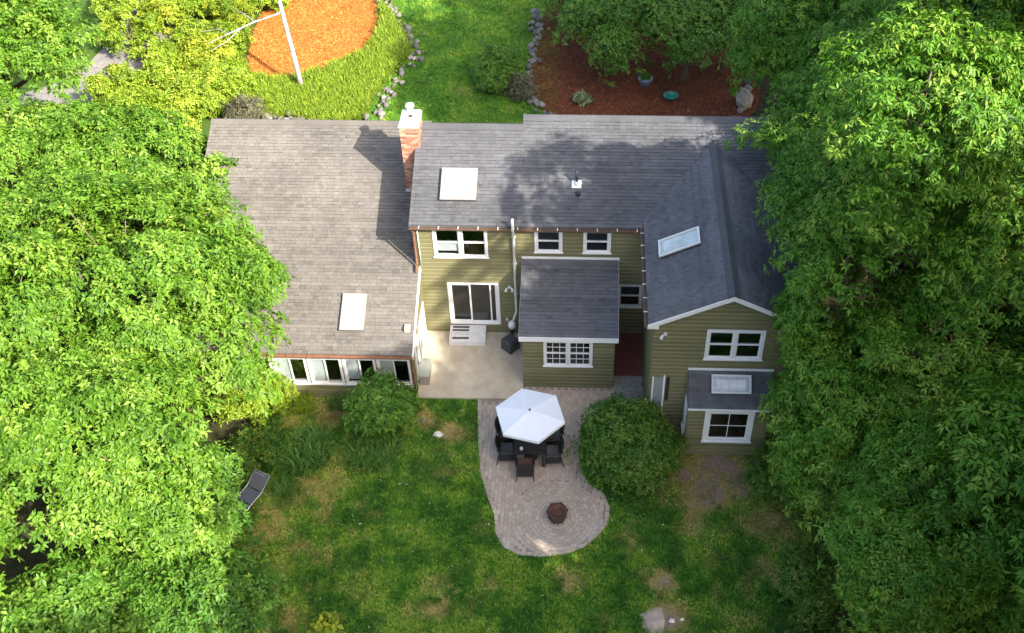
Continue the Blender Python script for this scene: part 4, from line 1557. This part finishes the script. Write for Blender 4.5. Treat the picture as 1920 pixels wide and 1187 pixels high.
stones(ed, path, .30, .2, (.35, .95))
ed2 = empty('stone_wall', (-10, 13.2, 0), 'low dry stone wall just beyond the left wing ridge', 'stone wall')
stones(ed2, [(-13.2, 14.0), (-11.2, 13.5), (-10.0, 12.9), (-8.9, 12.4)], .33, .15, (.6, 1.25))
ed3 = empty('stone_edging', (0, 15, 0), 'grey stone edging round the left end of the rear mulch bed', 'edging')
stones(ed3, [(-.55, 24), (-.75, 18), (-.72, 16), (-.4, 14.9), (.4, 14.1), (1.8, 13.6), (3.0, 13.4)], .33, .15, (.4, 1.0))
ed4 = empty('stone_edging', (9, 14, 0), 'mossy stone edging at the right end of the rear mulch bed', 'edging')
stones(ed4, [(8.2, 13.7), (9.0, 14.2), (9.8, 16.2), (9.9, 17.5)], .5, .12, (.8, 1.3), 1)

bb = empty('planter_tub', (4.82, 16.9, .01), 'blue-grey plastic tub of plants on the rear mulch bed', 'tub')
MB().tube([(0, 0, 0), (0, 0, .34), (0, 0, .38)], [.26, .34, .36], 14).build('tub', M['blue_bin'], bb, True)
rg_ = np.random.default_rng(77)
C_ = np.stack([rg_.uniform(-.22, .22, 60), rg_.uniform(-.2, .25, 60), rg_.uniform(.38, .5, 60)], 1)
V_, F_, T_ = leaf_geo(rg_, C_, np.tile([[0, 0, 1.]], (60, 1)), 5, .13, .05)
mesh_np('plant', V_, F_, T_, M['leaf_shrub'], bb)
bo = empty('watering_bowl', (5.98, 15.75, .01), 'shallow teal plastic bowl lying on the rear mulch bed', 'bowl')
MB().tube([(0, 0, 0), (0, 0, .1), (0, 0, .17)], [.2, .3, .36], 16, caps=False).build('bowl', M['teal'], bo, True)
MB().tube([(0, 0, .02), (0, 0, .05)], [.22, .25], 16).build('bottom', M['teal'], bo)

# ------------------------------------------------------------------ low planting
make_bush('rounded_bush', 'big rounded dense green bush between the paver patio and right wing', (3.62, -5.95, -.05), (1.62, 1.48, 1.32), 11000, .09, .052, M['leaf_bush'], 11, k=4, zc=1.15, lumps=14)
make_bush('leafy_shrub', 'bright green leafy shrub at the right corner of the left wing', (-4.45, -4.35, float(H(-4.45, -4.35))), (1.08, .95, 1.15), 2300, .15, .075, M['leaf_shrub'], 12, k=5, zc=1.15)
make_bush('yellow_shrub', 'sunlit yellow-green shrub left of the window band', (-9.15, -3.75, -.45), (1.05, .85, 1.1), 2200, .12, .055, M['leaf_lily'], 13, k=5, zc=.95)
make_bush('low_shrub', 'dull olive shrub under the left trees beside the lounger', (-8.35, -5.6, -.45), (.95, .8, .6), 1500, .11, .05, M['leaf_bush'], 14, k=5, zc=.5)
make_bush('dark_shrub', 'dark shrub at the right corner of the bay', (8.3, -6.6, -.05), (.95, .9, .75), 1800, .09, .045, M['leaf_bush'], 15, k=5, zc=.6)
make_bush('dark_shrub', 'low dark shrub where the lawn meets the lower right trees', (8.9, -10.4, -.05), (1.1, 1.3, .8), 1800, .10, .05, M['leaf_bush'], 22, k=5, zc=.6)
make_bush('dark_shrub', 'low dark shrub at the bottom right end of the lawn', (8.7, -12.6, -.05), (1.0, 1.1, .7), 1500, .10, .05, M['leaf_bush'], 23, k=5, zc=.5)
make_bush('rear_shrub', 'light green shrub on the rear lawn beside the mulch bed', (-2.15, 16.9, 0), (1.35, 1.25, .95), 3000, .12, .055, M['leaf_shrub'], 16, k=5, zc=.75)
make_bush('rear_shrub', 'small purplish shrub at the right foot of the light green shrub', (-1.05, 16.0, 0), (.75, .65, .6), 1200, .08, .04, M['leaf_red'], 17, k=5, zc=.45)
make_bush('variegated_plant', 'small white-flecked hosta on the rear mulch bed', (1.79, 15.3, .01), (.36, .33, .3), 320, .11, .06, M['leaf_varieg'], 18, k=4, cat='plant', zc=.2, lumps=3, rc=.1)
make_bush('broadleaf_seedling', 'pale yellow broad-leaved seedling at the lower edge of the lawn', (-5.25, -12.0, -.4), (.22, .2, .22), 48, .2, .12, M['leaf_yellow'], 19, k=4, cat='plant', zc=.35, lumps=2, rc=.12)
make_bush('brown_shrub', 'dry olive-brown shrub just beyond the left wing ridge', (-13.5, 13.2, 0), (1.1, .9, .9), 1800, .09, .035, M['leaf_red'], 20, k=5, zc=.6)

# sunlit yellow-green shrubs beyond the left wing
SH = [(-15.6, 14.4, 1.3, 1.2, 1.1, 'leaf_lily', 'sunlit lime green shrub behind the left end of the left wing ridge'),
      (-17.6, 15.0, 1.4, 1.2, 1.1, 'leaf_lily', 'lime green shrub at the near edge of the driveway'),
      (-16.6, 17.4, 1.3, 1.2, 1.2, 'leaf_yellow', 'golden yellow shrub left of the orange mulch bed'),
      (-17.6, 19.6, 1.2, 1.2, 1.0, 'leaf_lily', 'lime shrub beside the driveway behind the golden shrub'),
      (-16.4, 22.0, 1.4, 1.2, 1.2, 'leaf_yellow', 'golden shrub beneath the bare grey branches'),
      (-18.6, 12.6, 1.4, 1.3, 1.2, 'leaf_lily', 'lime shrub among the left tree tops near the driveway'),
      (-14.6, 15.6, .9, .8, .8, 'leaf_lily', 'low lime shrub at the near left corner of the orange mulch'),
      (-19.6, 14.6, 1.4, 1.3, 1.2, 'leaf_lily', 'broad lime shrub in front of the driveway bend'),
      (-15.9, 19.6, 1.1, 1.0, .9, 'leaf_lily', 'low lime shrub between the golden shrub and orange mulch'),
      (-15.5, 16.2, 1.1, 1.0, .9, 'leaf_lily', 'lime shrub between the golden shrub and left wing ridge'),
      (-14.9, 23.9, 1.1, 1.0, 1.0, 'leaf_lily', 'lime shrub at the top left corner of the orange mulch'),
      (-18.4, 17.2, 1.1, 1.0, .9, 'leaf_lily', 'lime shrub on the driveway side of the golden shrub'),
      (-16.8, 12.6, 1.2, 1.1, 1.1, 'leaf_lily', 'lime shrub just off the left wing gable'),
      (-18.0, 22.3, 1.1, 1.0, 1.0, 'leaf_lily', 'lime shrub across the driveway at the top edge'),
      (-20.6, 19.6, 1.5, 1.4, 1.5, 'leaf_lily', 'large lime shrub half across the driveway'),
      (-21.6, 22.4, 1.6, 1.4, 1.6, 'leaf_lily', 'large lime shrub on the far side of the driveway'),
      (-19.6, 21.8, 1.3, 1.2, 1.3, 'leaf_yellow', 'golden shrub right of the driveway near the top edge'),
      (-17.3, 24.6, 1.3, 1.2, 1.1, 'leaf_lily', 'lime shrub at the top edge left of the birch')]
for i, (x, y, a, b, c_, m_, lb) in enumerate(SH):
    make_bush('garden_shrub', lb, (x, y, 0), (a, b, c_), 1500, .15, .07, M[m_], 30 + i, k=5, zc=c_ * .75, group='sunlit shrubs behind the left wing')


def blades(name, label, cat, x, y, rad, n, nb, L, Wd, mat, seed, spread=.55, kind=None, poly=None, dens=None, group=None):
    rg = np.random.default_rng(seed)
    if poly is None:
        a, r_ = rg.uniform(0, 6.283, n), rad * np.sqrt(rg.random(n))
        P = np.stack([r_ * np.cos(a), r_ * np.sin(a)], 1)
    else:
        xs = [p[0] for p in poly]
        ys = [p[1] for p in poly]
        P = np.stack([rg.uniform(min(xs), max(xs), dens), rg.uniform(min(ys), max(ys), dens)], 1)
        P = P[inpoly(P[:, 0], P[:, 1], poly)]
    C = np.concatenate([P, np.zeros((len(P), 1))], 1)
    V, F, T = blade_geo(rg, C, nb, L, Wd, spread)
    if poly is None:
        e = empty(name, (x, y, float(H(x, y))), label, cat, group)
        mesh_np('leaves', V, F, T, mat, e)
    else:
        e = mesh_np(name, V, F, T, mat)
        tag(e, label, cat, group, kind)
    return e


blades('grass_clump', 'dark arching grass clump in front of the window band', 'plant', -7.05, -5.75, .70, 120, 9, 1.05, .034, M['leaf_blade'], 40, .75)
blades('grass_clump', 'dark grass clump at the foot of the leafy shrub', 'plant', -4.75, -5.45, .75, 120, 9, .8, .032, M['leaf_blade'], 41, .8)
blades('grass_clump', 'thin pale grass tuft against the left wing wall', 'plant', -7.55, -3.45, .35, 40, 8, .5, .018, M['leaf_lily'], 42, .8)
blades('grass_clump', 'thin dry tuft under the third window of the band', 'plant', -6.35, -3.4, .4, 35, 8, .5, .018, M['leaf_blade'], 43, .8)
blades('grass_clump', 'low tuft between the dark clump and lounger', 'plant', -7.6, -6.9, .35, 40, 8, .45, .02, M['leaf_blade'], 44, .8)
lily_poly = smooth_poly([(-18.3, 13.2), (-12.5, 13.9), (-9.2, 12.9), (-8.2, 13.6), (-7.8, 16.4), (-7.1, 18.4), (-6.8, 19.4), (-7.3, 21), (-8.4, 23.4), (-9.6, 25.6), (-10.6, 29), (-9.6, 29), (-8.9, 24), (-8.6, 20.8), (-9.3, 19), (-10.6, 18), (-12.3, 16.7), (-14.8, 17.3), (-15.6, 21), (-15.4, 26), (-18, 26), (-18.2, 20), (-18.6, 17)], 1)
blades('lily_bed', 'sunlit lime green lily leaves round the orange mulch', None, 0, 0, 0, 0, 10, .62, .035, M['leaf_lily'], 45, .75, 'stuff', lily_poly, 9000)

# ------------------------------------------------------------------ grass on the lawns, mulch chips
rg = np.random.default_rng(5)


def vnoise(x, y, cell, seed):
    """smooth value noise on a grid of the given cell size"""
    g_ = np.random.default_rng(seed).random((256, 256))
    u_, v_ = x / cell + 999, y / cell + 777
    i, j = np.floor(u_).astype(int), np.floor(v_).astype(int)
    f, h = u_ - i, v_ - j
    f, h = f * f * (3 - 2 * f), h * h * (3 - 2 * h)
    q_ = lambda a_, b_: g_[(i + a_) % 256, (j + b_) % 256]
    return (q_(0, 0) * (1 - f) + q_(1, 0) * f) * (1 - h) + (q_(0, 1) * (1 - f) + q_(1, 1) * f) * h


def grass(name, label, x0, x1, y0, y1, n, hgt, seed):
    rg = np.random.default_rng(seed)
    x, y = rg.uniform(x0, x1, n), rg.uniform(y0, y1, n)
    ok = ~inpoly(x, y, PAV) & ~((x > -3.66) & (x < .05) & (y > -3.32) & (y < 0)) & (woodness(x, y) < .5)
    ok &= ~((x > XR - .1) & (y > BY) & (x < 9) & (y < 8)) & ~((x > XLL) & (x < XL + .1) & (y > YL) & (y < 10)) & ~((x > 0) & (x < 4.3) & (y > -4) & (y < 0)) & ~inpoly(x, y, lily_poly)
    dn = dryness(x, y)
    ok &= rg.random(n) > np.clip((dn + .8 * (vnoise(x, y, .3, 9) - .5) - .38) * 2.2, 0, .95)
    x, y, dn = x[ok], y[ok], dn[ok]
    # clumpy green and yellow swathes
    sw = np.clip(.5 + 1.0 * (vnoise(x, y, .8, 1) - .5) + .8 * (vnoise(x, y, .28, 2) - .5) + .5 * (vnoise(x, y, .11, 3) - .5), .02, .98)
    dn = np.clip(dn + 1.2 * (vnoise(x, y, .5, 4) - .5) * (dn > .12) + .4 * (vnoise(x, y, .9, 5) - .62), 0, 1)
    C = np.stack([x, y, H(x, y)], 1)
    nb = 4
    th = rg.uniform(0, 6.283, (len(x), nb))
    ln = hgt * rg.uniform(.5, 1.3, (len(x), nb)) * (1.15 - .5 * dn[:, None])
    d = np.stack([np.cos(th), np.sin(th), np.zeros_like(th)], -1)
    s = np.stack([-np.sin(th), np.cos(th), np.zeros_like(th)], -1)
    b = C[:, None] + d * .012
    wv = (.014 * rg.uniform(.7, 1.4, th.shape))[..., None]
    tip = b + d * (ln * rg.uniform(.3, 1.0, th.shape))[..., None]
    tip = tip + np.array([0, 0, 1.]) * (ln * .8)[..., None]
    V = np.stack([b - s * wv, b + s * wv, tip], 2).reshape(-1, 3)
    F = np.arange(len(V)).reshape(-1, 3)
    T = np.clip(sw[:, None] + rg.normal(0, .2, th.shape), 0, 1).ravel()
    D = np.clip(dn[:, None] * 1.5 - .15 + rg.normal(0, .16, th.shape), 0, 1).ravel()
    o = mesh_np(name, V, F, T, M['grass'], None, D)
    tag(o, label, None, None, 'stuff')
    return o


grass('lawn_grass', 'short patchy grass of the back lawn', -9.6, 9.5, -14, -2.6, 95000, .085, 61)
grass('lawn_grass', 'short grass of the lawn path behind the house', -9, 1.2, 7, 32, 26000, .11, 62)


def chips(name, label, poly, n, seed, m=None):
    rg = np.random.default_rng(seed)
    xs = [p[0] for p in poly]
    ys = [p[1] for p in poly]
    P = np.stack([rg.uniform(min(xs), max(xs), n), rg.uniform(min(ys), max(ys), n)], 1)
    P = P[inpoly(P[:, 0], P[:, 1], poly)]
    P += rg.normal(0, .14, P.shape)
    n = len(P)
    a = rg.uniform(0, 6.283, n)
    L, W_ = rg.uniform(.03, .10, n), rg.uniform(.008, .02, n)
    d = np.stack([np.cos(a), np.sin(a), rg.normal(0, .25, n)], 1) * L[:, None]
    s = np.stack([-np.sin(a), np.cos(a), rg.normal(0, .4, n)], 1) * W_[:, None]
    c = np.concatenate([P, np.full((n, 1), .03)], 1)
    V = np.stack([c - d - s, c + d - s, c + d + s, c - d + s], 1).reshape(-1, 3)
    i = np.arange(n)[:, None] * 4
    F = np.concatenate([i + np.array([[0, 1, 2]]), i + np.array([[0, 2, 3]])], 1).reshape(-1, 3)
    o = mesh_np(name, V, F, np.repeat(rg.random(n), 2), m or M['chip'])
    tag(o, label, None, None, 'stuff')


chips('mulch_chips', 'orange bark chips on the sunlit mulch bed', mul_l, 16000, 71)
chips('mulch_chips', 'red-brown bark chips on the shaded mulch bed', mul_r, 16000, 72, M['chip_shaded'])

# fallen leaves on lawn and paving
lr = np.random.default_rng(8)
n = 260
C = np.stack([lr.uniform(-8, 8, n), lr.uniform(-12.5, -3.4, n), np.zeros(n)], 1)
C[:, 2] = H(C[:, 0], C[:, 1]) + .06
V, F, T = leaf_geo(lr, C, np.tile([[0, 0, 1.]], (n, 1)), 1, .09, .05, (-.1, .2), 0)
o = mesh_np('fallen_leaves', V, F, T, M['leaf_varieg'])
tag(o, 'scattered pale fallen leaves on the back lawn', None, None, 'stuff')

# ------------------------------------------------------------------ trees
bt = empty('birch_tree', (-11.5, 16.0, 0), 'white birch leaning over the orange mulch bed', 'tree')
MB().tube([(0, 0, -.1), (-.25, .5, 1.6), (-.6, 1.2, 3.4), (-.9, 1.9, 5.2), (-1.3, 2.8, 7.5)], [.14, .115, .10, .085, .05], 10).build('trunk', M['birch'], bt, True)
rgb = np.random.default_rng(90)
mb = MB()
for p in ((-3.6, 1.5, 4.2), (-3.0, 3.2, 4.6), (-4.6, 2.6, 4.0), (.6, 3.8, 6.6), (-2.4, 4.0, 6.8)):
    s_ = Vector((-.85, 1.8, 5.0))
    mb.tube([s_, s_.lerp(Vector(p), .5) + Vector((0, 0, .3)), p], [.06, .04, .015], 6, caps=False)
mb.tube([(-.6, 1.25, 3.45), (-1.8, .6, 3.3), (-3.0, .2, 2.9), (-4.0, 0, 2.5)], [.05, .045, .035, .015], 6, caps=False)
mb.tube([(-1.8, .6, 3.3), (-2.5, 1.5, 3.2), (-3.5, 2.5, 3.0)], [.035, .03, .012], 6, caps=False)
mb.tube([(-3.0, .2, 2.9), (-3.6, .8, 2.8), (-4.6, .9, 2.6)], [.025, .02, .01], 5, caps=False)
mb.tube([(-2.4, .4, 3.1), (-2.9, -.5, 2.9), (-3.5, -.9, 2.7)], [.025, .02, .01], 5, caps=False)
mb.build('branch', M['birch'], bt, True)
P_, A_, ct_, cc_ = crown_points(rgb, [(-1.4, 4.2, 7.2, 2.2, 1.8, 1.4), (-3.6, 1.6, 3.3, 1.2, .9, .5), (-1.2, 1.9, 4.0, .7, .6, .4)], 110, 12, .35)
V_, F_, T_ = leaf_geo(rgb, P_, A_, 4, .09, .05, tint0=ct_)
mesh_np('crown', V_, F_, T_, M['leaf_bright'], bt)

LB = M['leaf_bright']
make_tree('broadleaf_tree', 'tall sunlit broadleaf tree reaching over the left wing roof', (-12.9, -3.9, -.45),
          [(1.1, -.2, 6.6, 3.6, 3.4, 2.7), (3.4, 1.0, 5.4, 1.9, 1.9, 1.5), (3.6, -1.4, 5.2, 1.9, 1.8, 1.5), (-1.8, 1.8, 6.4, 2.4, 2.4, 1.9), (-1.5, -2.2, 6.8, 2.6, 2.4, 2.0), (1.2, 2.6, 6.0, 2.2, 2.0, 1.7), (1.8, -3.0, 5.6, 2.2, 2.0, 1.7), (4.1, 2.1, 5.0, .7, .5, .4), (4.2, .2, 4.9, .7, .5, .4), (4.3, -2.6, 4.6, .6, .5, .4), (2.6, 3.4, 5.4, .8, .5, .4)],
          980, 14, 7, .165, .070, LB, 101, r0=.26)
make_tree('broadleaf_tree', 'sunlit broadleaf tree above the lounger in the lower left', (-12.2, -9.5, -.45),
          [(.4, .2, 5.6, 3.2, 2.9, 2.4), (2.7, .9, 4.8, 1.8, 1.7, 1.4), (2.6, -1.0, 4.4, 1.8, 1.7, 1.4), (-1.9, -.4, 6.0, 2.3, 2.3, 1.8), (.4, 2.2, 5.4, 2.0, 1.8, 1.6)],
          760, 14, 7, .165, .070, LB, 102, r0=.24)
t3 = make_tree('broadleaf_tree', 'sunlit broadleaf tree hiding the left end of the left wing roof', (-15.0, 3.0, -.3),
               [(.2, -.2, 5.2, 3.0, 2.9, 2.3), (2.4, .8, 4.6, 1.8, 1.7, 1.4), (-1.9, 1.2, 5.4, 2.2, 2.1, 1.7), (.9, -2.0, 5.0, 2.0, 2.0, 1.6)],
               620, 14, 7, .175, .074, LB, 103, r0=.22)


def tree_copy(src, loc, rz, sc, label):
    c = copy_tree(src)
    c.location = loc
    c.rotation_euler.z = math.radians(rz)
    c.scale = (sc, sc, sc)
    c['label'] = label
    return c


tree_copy(t3, (-21.6, 9.4, 0), 200, 1.15, 'sunlit broadleaf tree in the top left corner')
tree_copy(t3, (-18.8, -4.6, -.4), 100, 1.15, 'sunlit broadleaf tree at the left edge beside the tall tree')
tree_copy(t3, (-16.4, -11.4, -.4), 290, 1.05, 'broadleaf tree at the lower left edge')
tree_copy(t3, (-26.5, 13.0, 0), 30, 1.15, 'broadleaf tree far up the left edge beside the driveway')
u1 = make_tree('understory_tree', 'low shaded tree in the lower left corner of the yard', (-8.5, -12.5, -.4),
               [(.2, 0, 2.2, 1.9, 1.8, 1.3), (1.4, .6, 1.8, 1.0, 1.0, .8), (-1.4, .4, 2.2, 1.2, 1.2, 1.0)], 260, 13, 6, .16, .07, M['leaf_shrub'], 104, r0=.1, rc=.45)
tree_copy(u1, (-9.6, -10.6, -.45), 75, .95, 'low shaded tree between the lounger and the lower left corner')
tree_copy(t3, (-20.6, 2.0, -.2), 250, 1.05, 'broadleaf tree at the left edge level with the left wing ridge')
tree_copy(u1, (-11.6, -13.8, -.4), 130, 1.1, 'low shaded tree at the bottom left edge')
tree_copy(u1, (-10.9, -8.4, -.45), 220, .9, 'low tree in shade behind the lounger')

LD = M['leaf_dark']
rt = make_tree('drooping_tree', 'tall tree with drooping sunlit sprays at the upper right', (11.2, -4.4, 0),
               [(.2, 0, 10.2, 3.3, 3.3, 2.9), (-1.9, 1.2, 8.4, 2.0, 2.1, 1.8), (-2.0, -1.4, 7.8, 1.9, 2.0, 1.8), (2.4, 1.4, 10.0, 2.4, 2.4, 2.1), (2.2, -1.8, 9.4, 2.5, 2.4, 2.1), (0, 2.8, 8.6, 2.3, 2.2, 1.8), (-1.2, -1.2, 13.9, 2.3, 2.0, 1.8), (1.4, -.4, 12.8, 2.2, 2.2, 1.8), (-.6, -.6, 12.2, 2.2, 2.2, 1.8), (-1.6, 4.4, 7.6, 1.7, 1.9, 1.5)],
               1700, 14, 7, .16, .054, LD, 111, r0=.3, droop=.6, low=-.6)
rt2 = make_tree('drooping_tree', 'dark tree beside the right wing and bay', (11.6, -7.4, 0),
                [(-.4, .2, 5.6, 3.0, 2.8, 2.6), (-2.2, .8, 4.6, 1.7, 1.7, 1.5), (-2.4, -1.0, 3.8, 1.6, 1.6, 1.5), (1.8, -1.6, 6.0, 2.3, 2.3, 1.9), (-.6, -2.2, 4.2, 2.1, 1.9, 1.7), (.8, 2.0, 6.4, 2.2, 2.0, 1.9), (-1.6, 0, 2.6, 1.8, 2.1, 1.4), (-2.5, .1, 5.6, 1.6, 1.7, 1.4)],
                1200, 14, 7, .155, .054, LD, 112, r0=.27, droop=.5, low=-.6)
tree_copy(rt2, (11.6, -12.6, 0), 140, .9, 'dark tree in the lower right corner')
tree_copy(rt2, (15.6, -11.0, 0), 250, 1.25, 'dark tree behind the lower right trees at the edge')
tree_copy(rt, (12.4, 2.4, 0), 70, .88, 'tall tree beyond the right wing roof')
tree_copy(rt, (18.2, 1.0, 0), 120, 1.0, 'tall tree in the top right corner')
tree_copy(rt2, (12.6, 10.0, 0), 200, 1.1, 'shaded tree right of the rear mulch bed')
tree_copy(rt2, (18.5, 12.5, 0), 320, 1.2, 'far tree at the top right edge')
sm1 = make_tree('small_tree', 'low spreading green tree over the rear mulch bed', (3.0, 18.0, 0),
                [(.2, -.3, 3.4, 1.7, 1.5, .9), (-1.2, .2, 3.0, 1.1, 1.1, .7), (1.6, -.2, 3.1, 1.3, 1.2, .8), (.4, -1.4, 2.8, 1.2, .9, .6), (.2, 1.5, 3.8, 1.6, 1.3, .9)], 330, 13, 5, .15, .075, M['leaf_shrub'], 121, r0=.1)
tree_copy(sm1, (6.6, 17.2, 0), 120, .95, 'second low green tree right of the rear spreading tree')
tree_copy(sm1, (4.8, 22.5, 0), 250, 1.15, 'low tree at the top edge over the rear mulch')
tree_copy(sm1, (9.4, 18.6, 0), 40, 1.05, 'low dark tree at the right end of the rear mulch')
tree_copy(sm1, (1.6, 21.5, 0), 10, .8, 'small tree at the top left of the rear mulch')

# ------------------------------------------------------------------ the wood that closes the yard to the south and east, out of the frame
rg = np.random.default_rng(200)
lob = []
WOOD = [(19.3, -16.6, 18.6, 3.4), (23, -12.5, 15, 4), (21.5, -19, 17, 4), (16.8, -20.3, 14.5, 3.4), (12.8, -24.8, 13.5, 3.4), (17, -24, 16, 4), (7.4, -26.6, 14, 3.2), (12, -27, 17, 4), (25, -24, 18, 4.2),
        (26, -15, 18, 4), (27, -5, 17, 4), (3.5, -27, 15, 3.2), (22, -29, 19, 4.2), (24, 2, 16, 4), (16, -31, 19, 4),
        (15.9, -19.4, 18.8, 3.2), (14.6, -21.6, 20.8, 3.1), (12.8, -25.0, 20.5, 3.2), (18.3, -15.2, 19.9, 2.7), (22, -3, 21, 4), (26, 2, 22, 4), (20, -2.4, 24, 3.4), (22, 5, 24, 3.6), (18.5, 2.0, 23.5, 3.4), (24, -.5, 23, 3.6), (28, 8, 22, 4), (27, -2, 20, 4), (29, 1, 22.5, 4), (21.2, -5.2, 21.5, 3.2), (18.2, -15.6, 15.5, 3.0)]
for x, y, z, r_ in WOOD:
    lob.append((x, y, z, r_, r_, r_ * .8))
    lob.append((x - 1, y + .8, z - 4, r_ * 1.05, r_ * 1.05, r_ * .8))
P, A, ct, cc = crown_points(rg, lob, 4600, 9, .8, -.9, .35, 4)
V, F, T = leaf_geo(rg, P, A, 5, .46, .24, droop=.3, tint0=ct)
o = mesh_np('woodland', V, F, T, M['leaf_wood'])
tag(o, 'mass of tall woodland along the sunny side of the yard', None, None, 'stuff')
mb = MB()
for x, y, z, r_ in WOOD:
    mb.tube([(x, y, -.1), (x + .2, y, z * .5), (x, y, z)], [.3, .22, .08], 8)
mb.build('woodland_trunks', M['bark'], o, True)['kind'] = 'stuff'

# pebbles in the gravel strip, leaf litter on the roofs
rp_ = np.random.default_rng(300)
n = 900
P = np.stack([rp_.uniform(3.1, 4.7, n), rp_.uniform(-4.3, -2.06, n), np.full(n, .012)], 1)
P = P[inpoly(P[:, 0], P[:, 1], [(3.14, -2.06), (4.19, -2.06), (4.6, -3.4), (4.6, -4.4), (3.2, -3.2), (3.14, -2.6)])]
V, F, T = leaf_geo(rp_, P, np.tile([[0, 0, 1.]], (len(P), 1)), 3, .05, .04, (.0, .5), 0)
o = mesh_np('pebbles', V, F, T, plain('pebble', (.33, .31, .27), .9, .2, .4, 12))
tag(o, 'grey pebbles between the porch and right wing', None, None, 'stuff')
for rf_, fn, rng_x, rng_y, n, sd in ((lroof, lambda x, y: zleft(y), (-11.4, -3.8), (-2.8, 4.8), 130, 301), (mroof, lambda x, y: zmain(y), (-3.6, 4.0), (0, 3.2), 60, 302), (aroof, lambda x, y: 2.505 + (y - AY + .15) * .4275, (.1, 3.1), (-2.6, -.2), 26, 303)):
    rq = np.random.default_rng(sd)
    x, y = rq.uniform(*rng_x, n), rq.uniform(*rng_y, n)
    C = np.stack([x, y, fn(x, y) + .035], 1)
    V, F, T = leaf_geo(rq, C, np.tile([[0, -.3, 1.]], (n, 1)), 1, .07, .04, (-.1, .1), 0)
    mesh_np('leaf_litter', V, F, T, M['leaf_red'], rf_)['kind'] = 'stuff'

rw = np.random.default_rng(310)
n = 420
x, y = rw.uniform(-8.5, 8, n), rw.uniform(-12.6, -3.6, n)
ok = ~inpoly(x, y, PAV) & (dryness(x, y) < .5) & ~((x > 4.2) & (y > -5.6)) & ~((x > -3.7) & (x < .1) & (y > -3.4)) & (vnoise(x, y, 1.1, 20) > .45)
C = np.stack([x, y, H(x, y) + .02], 1)[ok]
V, F, T = leaf_geo(rw, C, np.tile([[0, 0, 1.]], (len(C), 1)), 7, .11, .045, (.0, .5), .05)
o = mesh_np('lawn_weeds', V, F, T, M['leaf_shrub'])
tag(o, 'low broad-leaved weeds scattered in the back lawn', None, None, 'stuff')
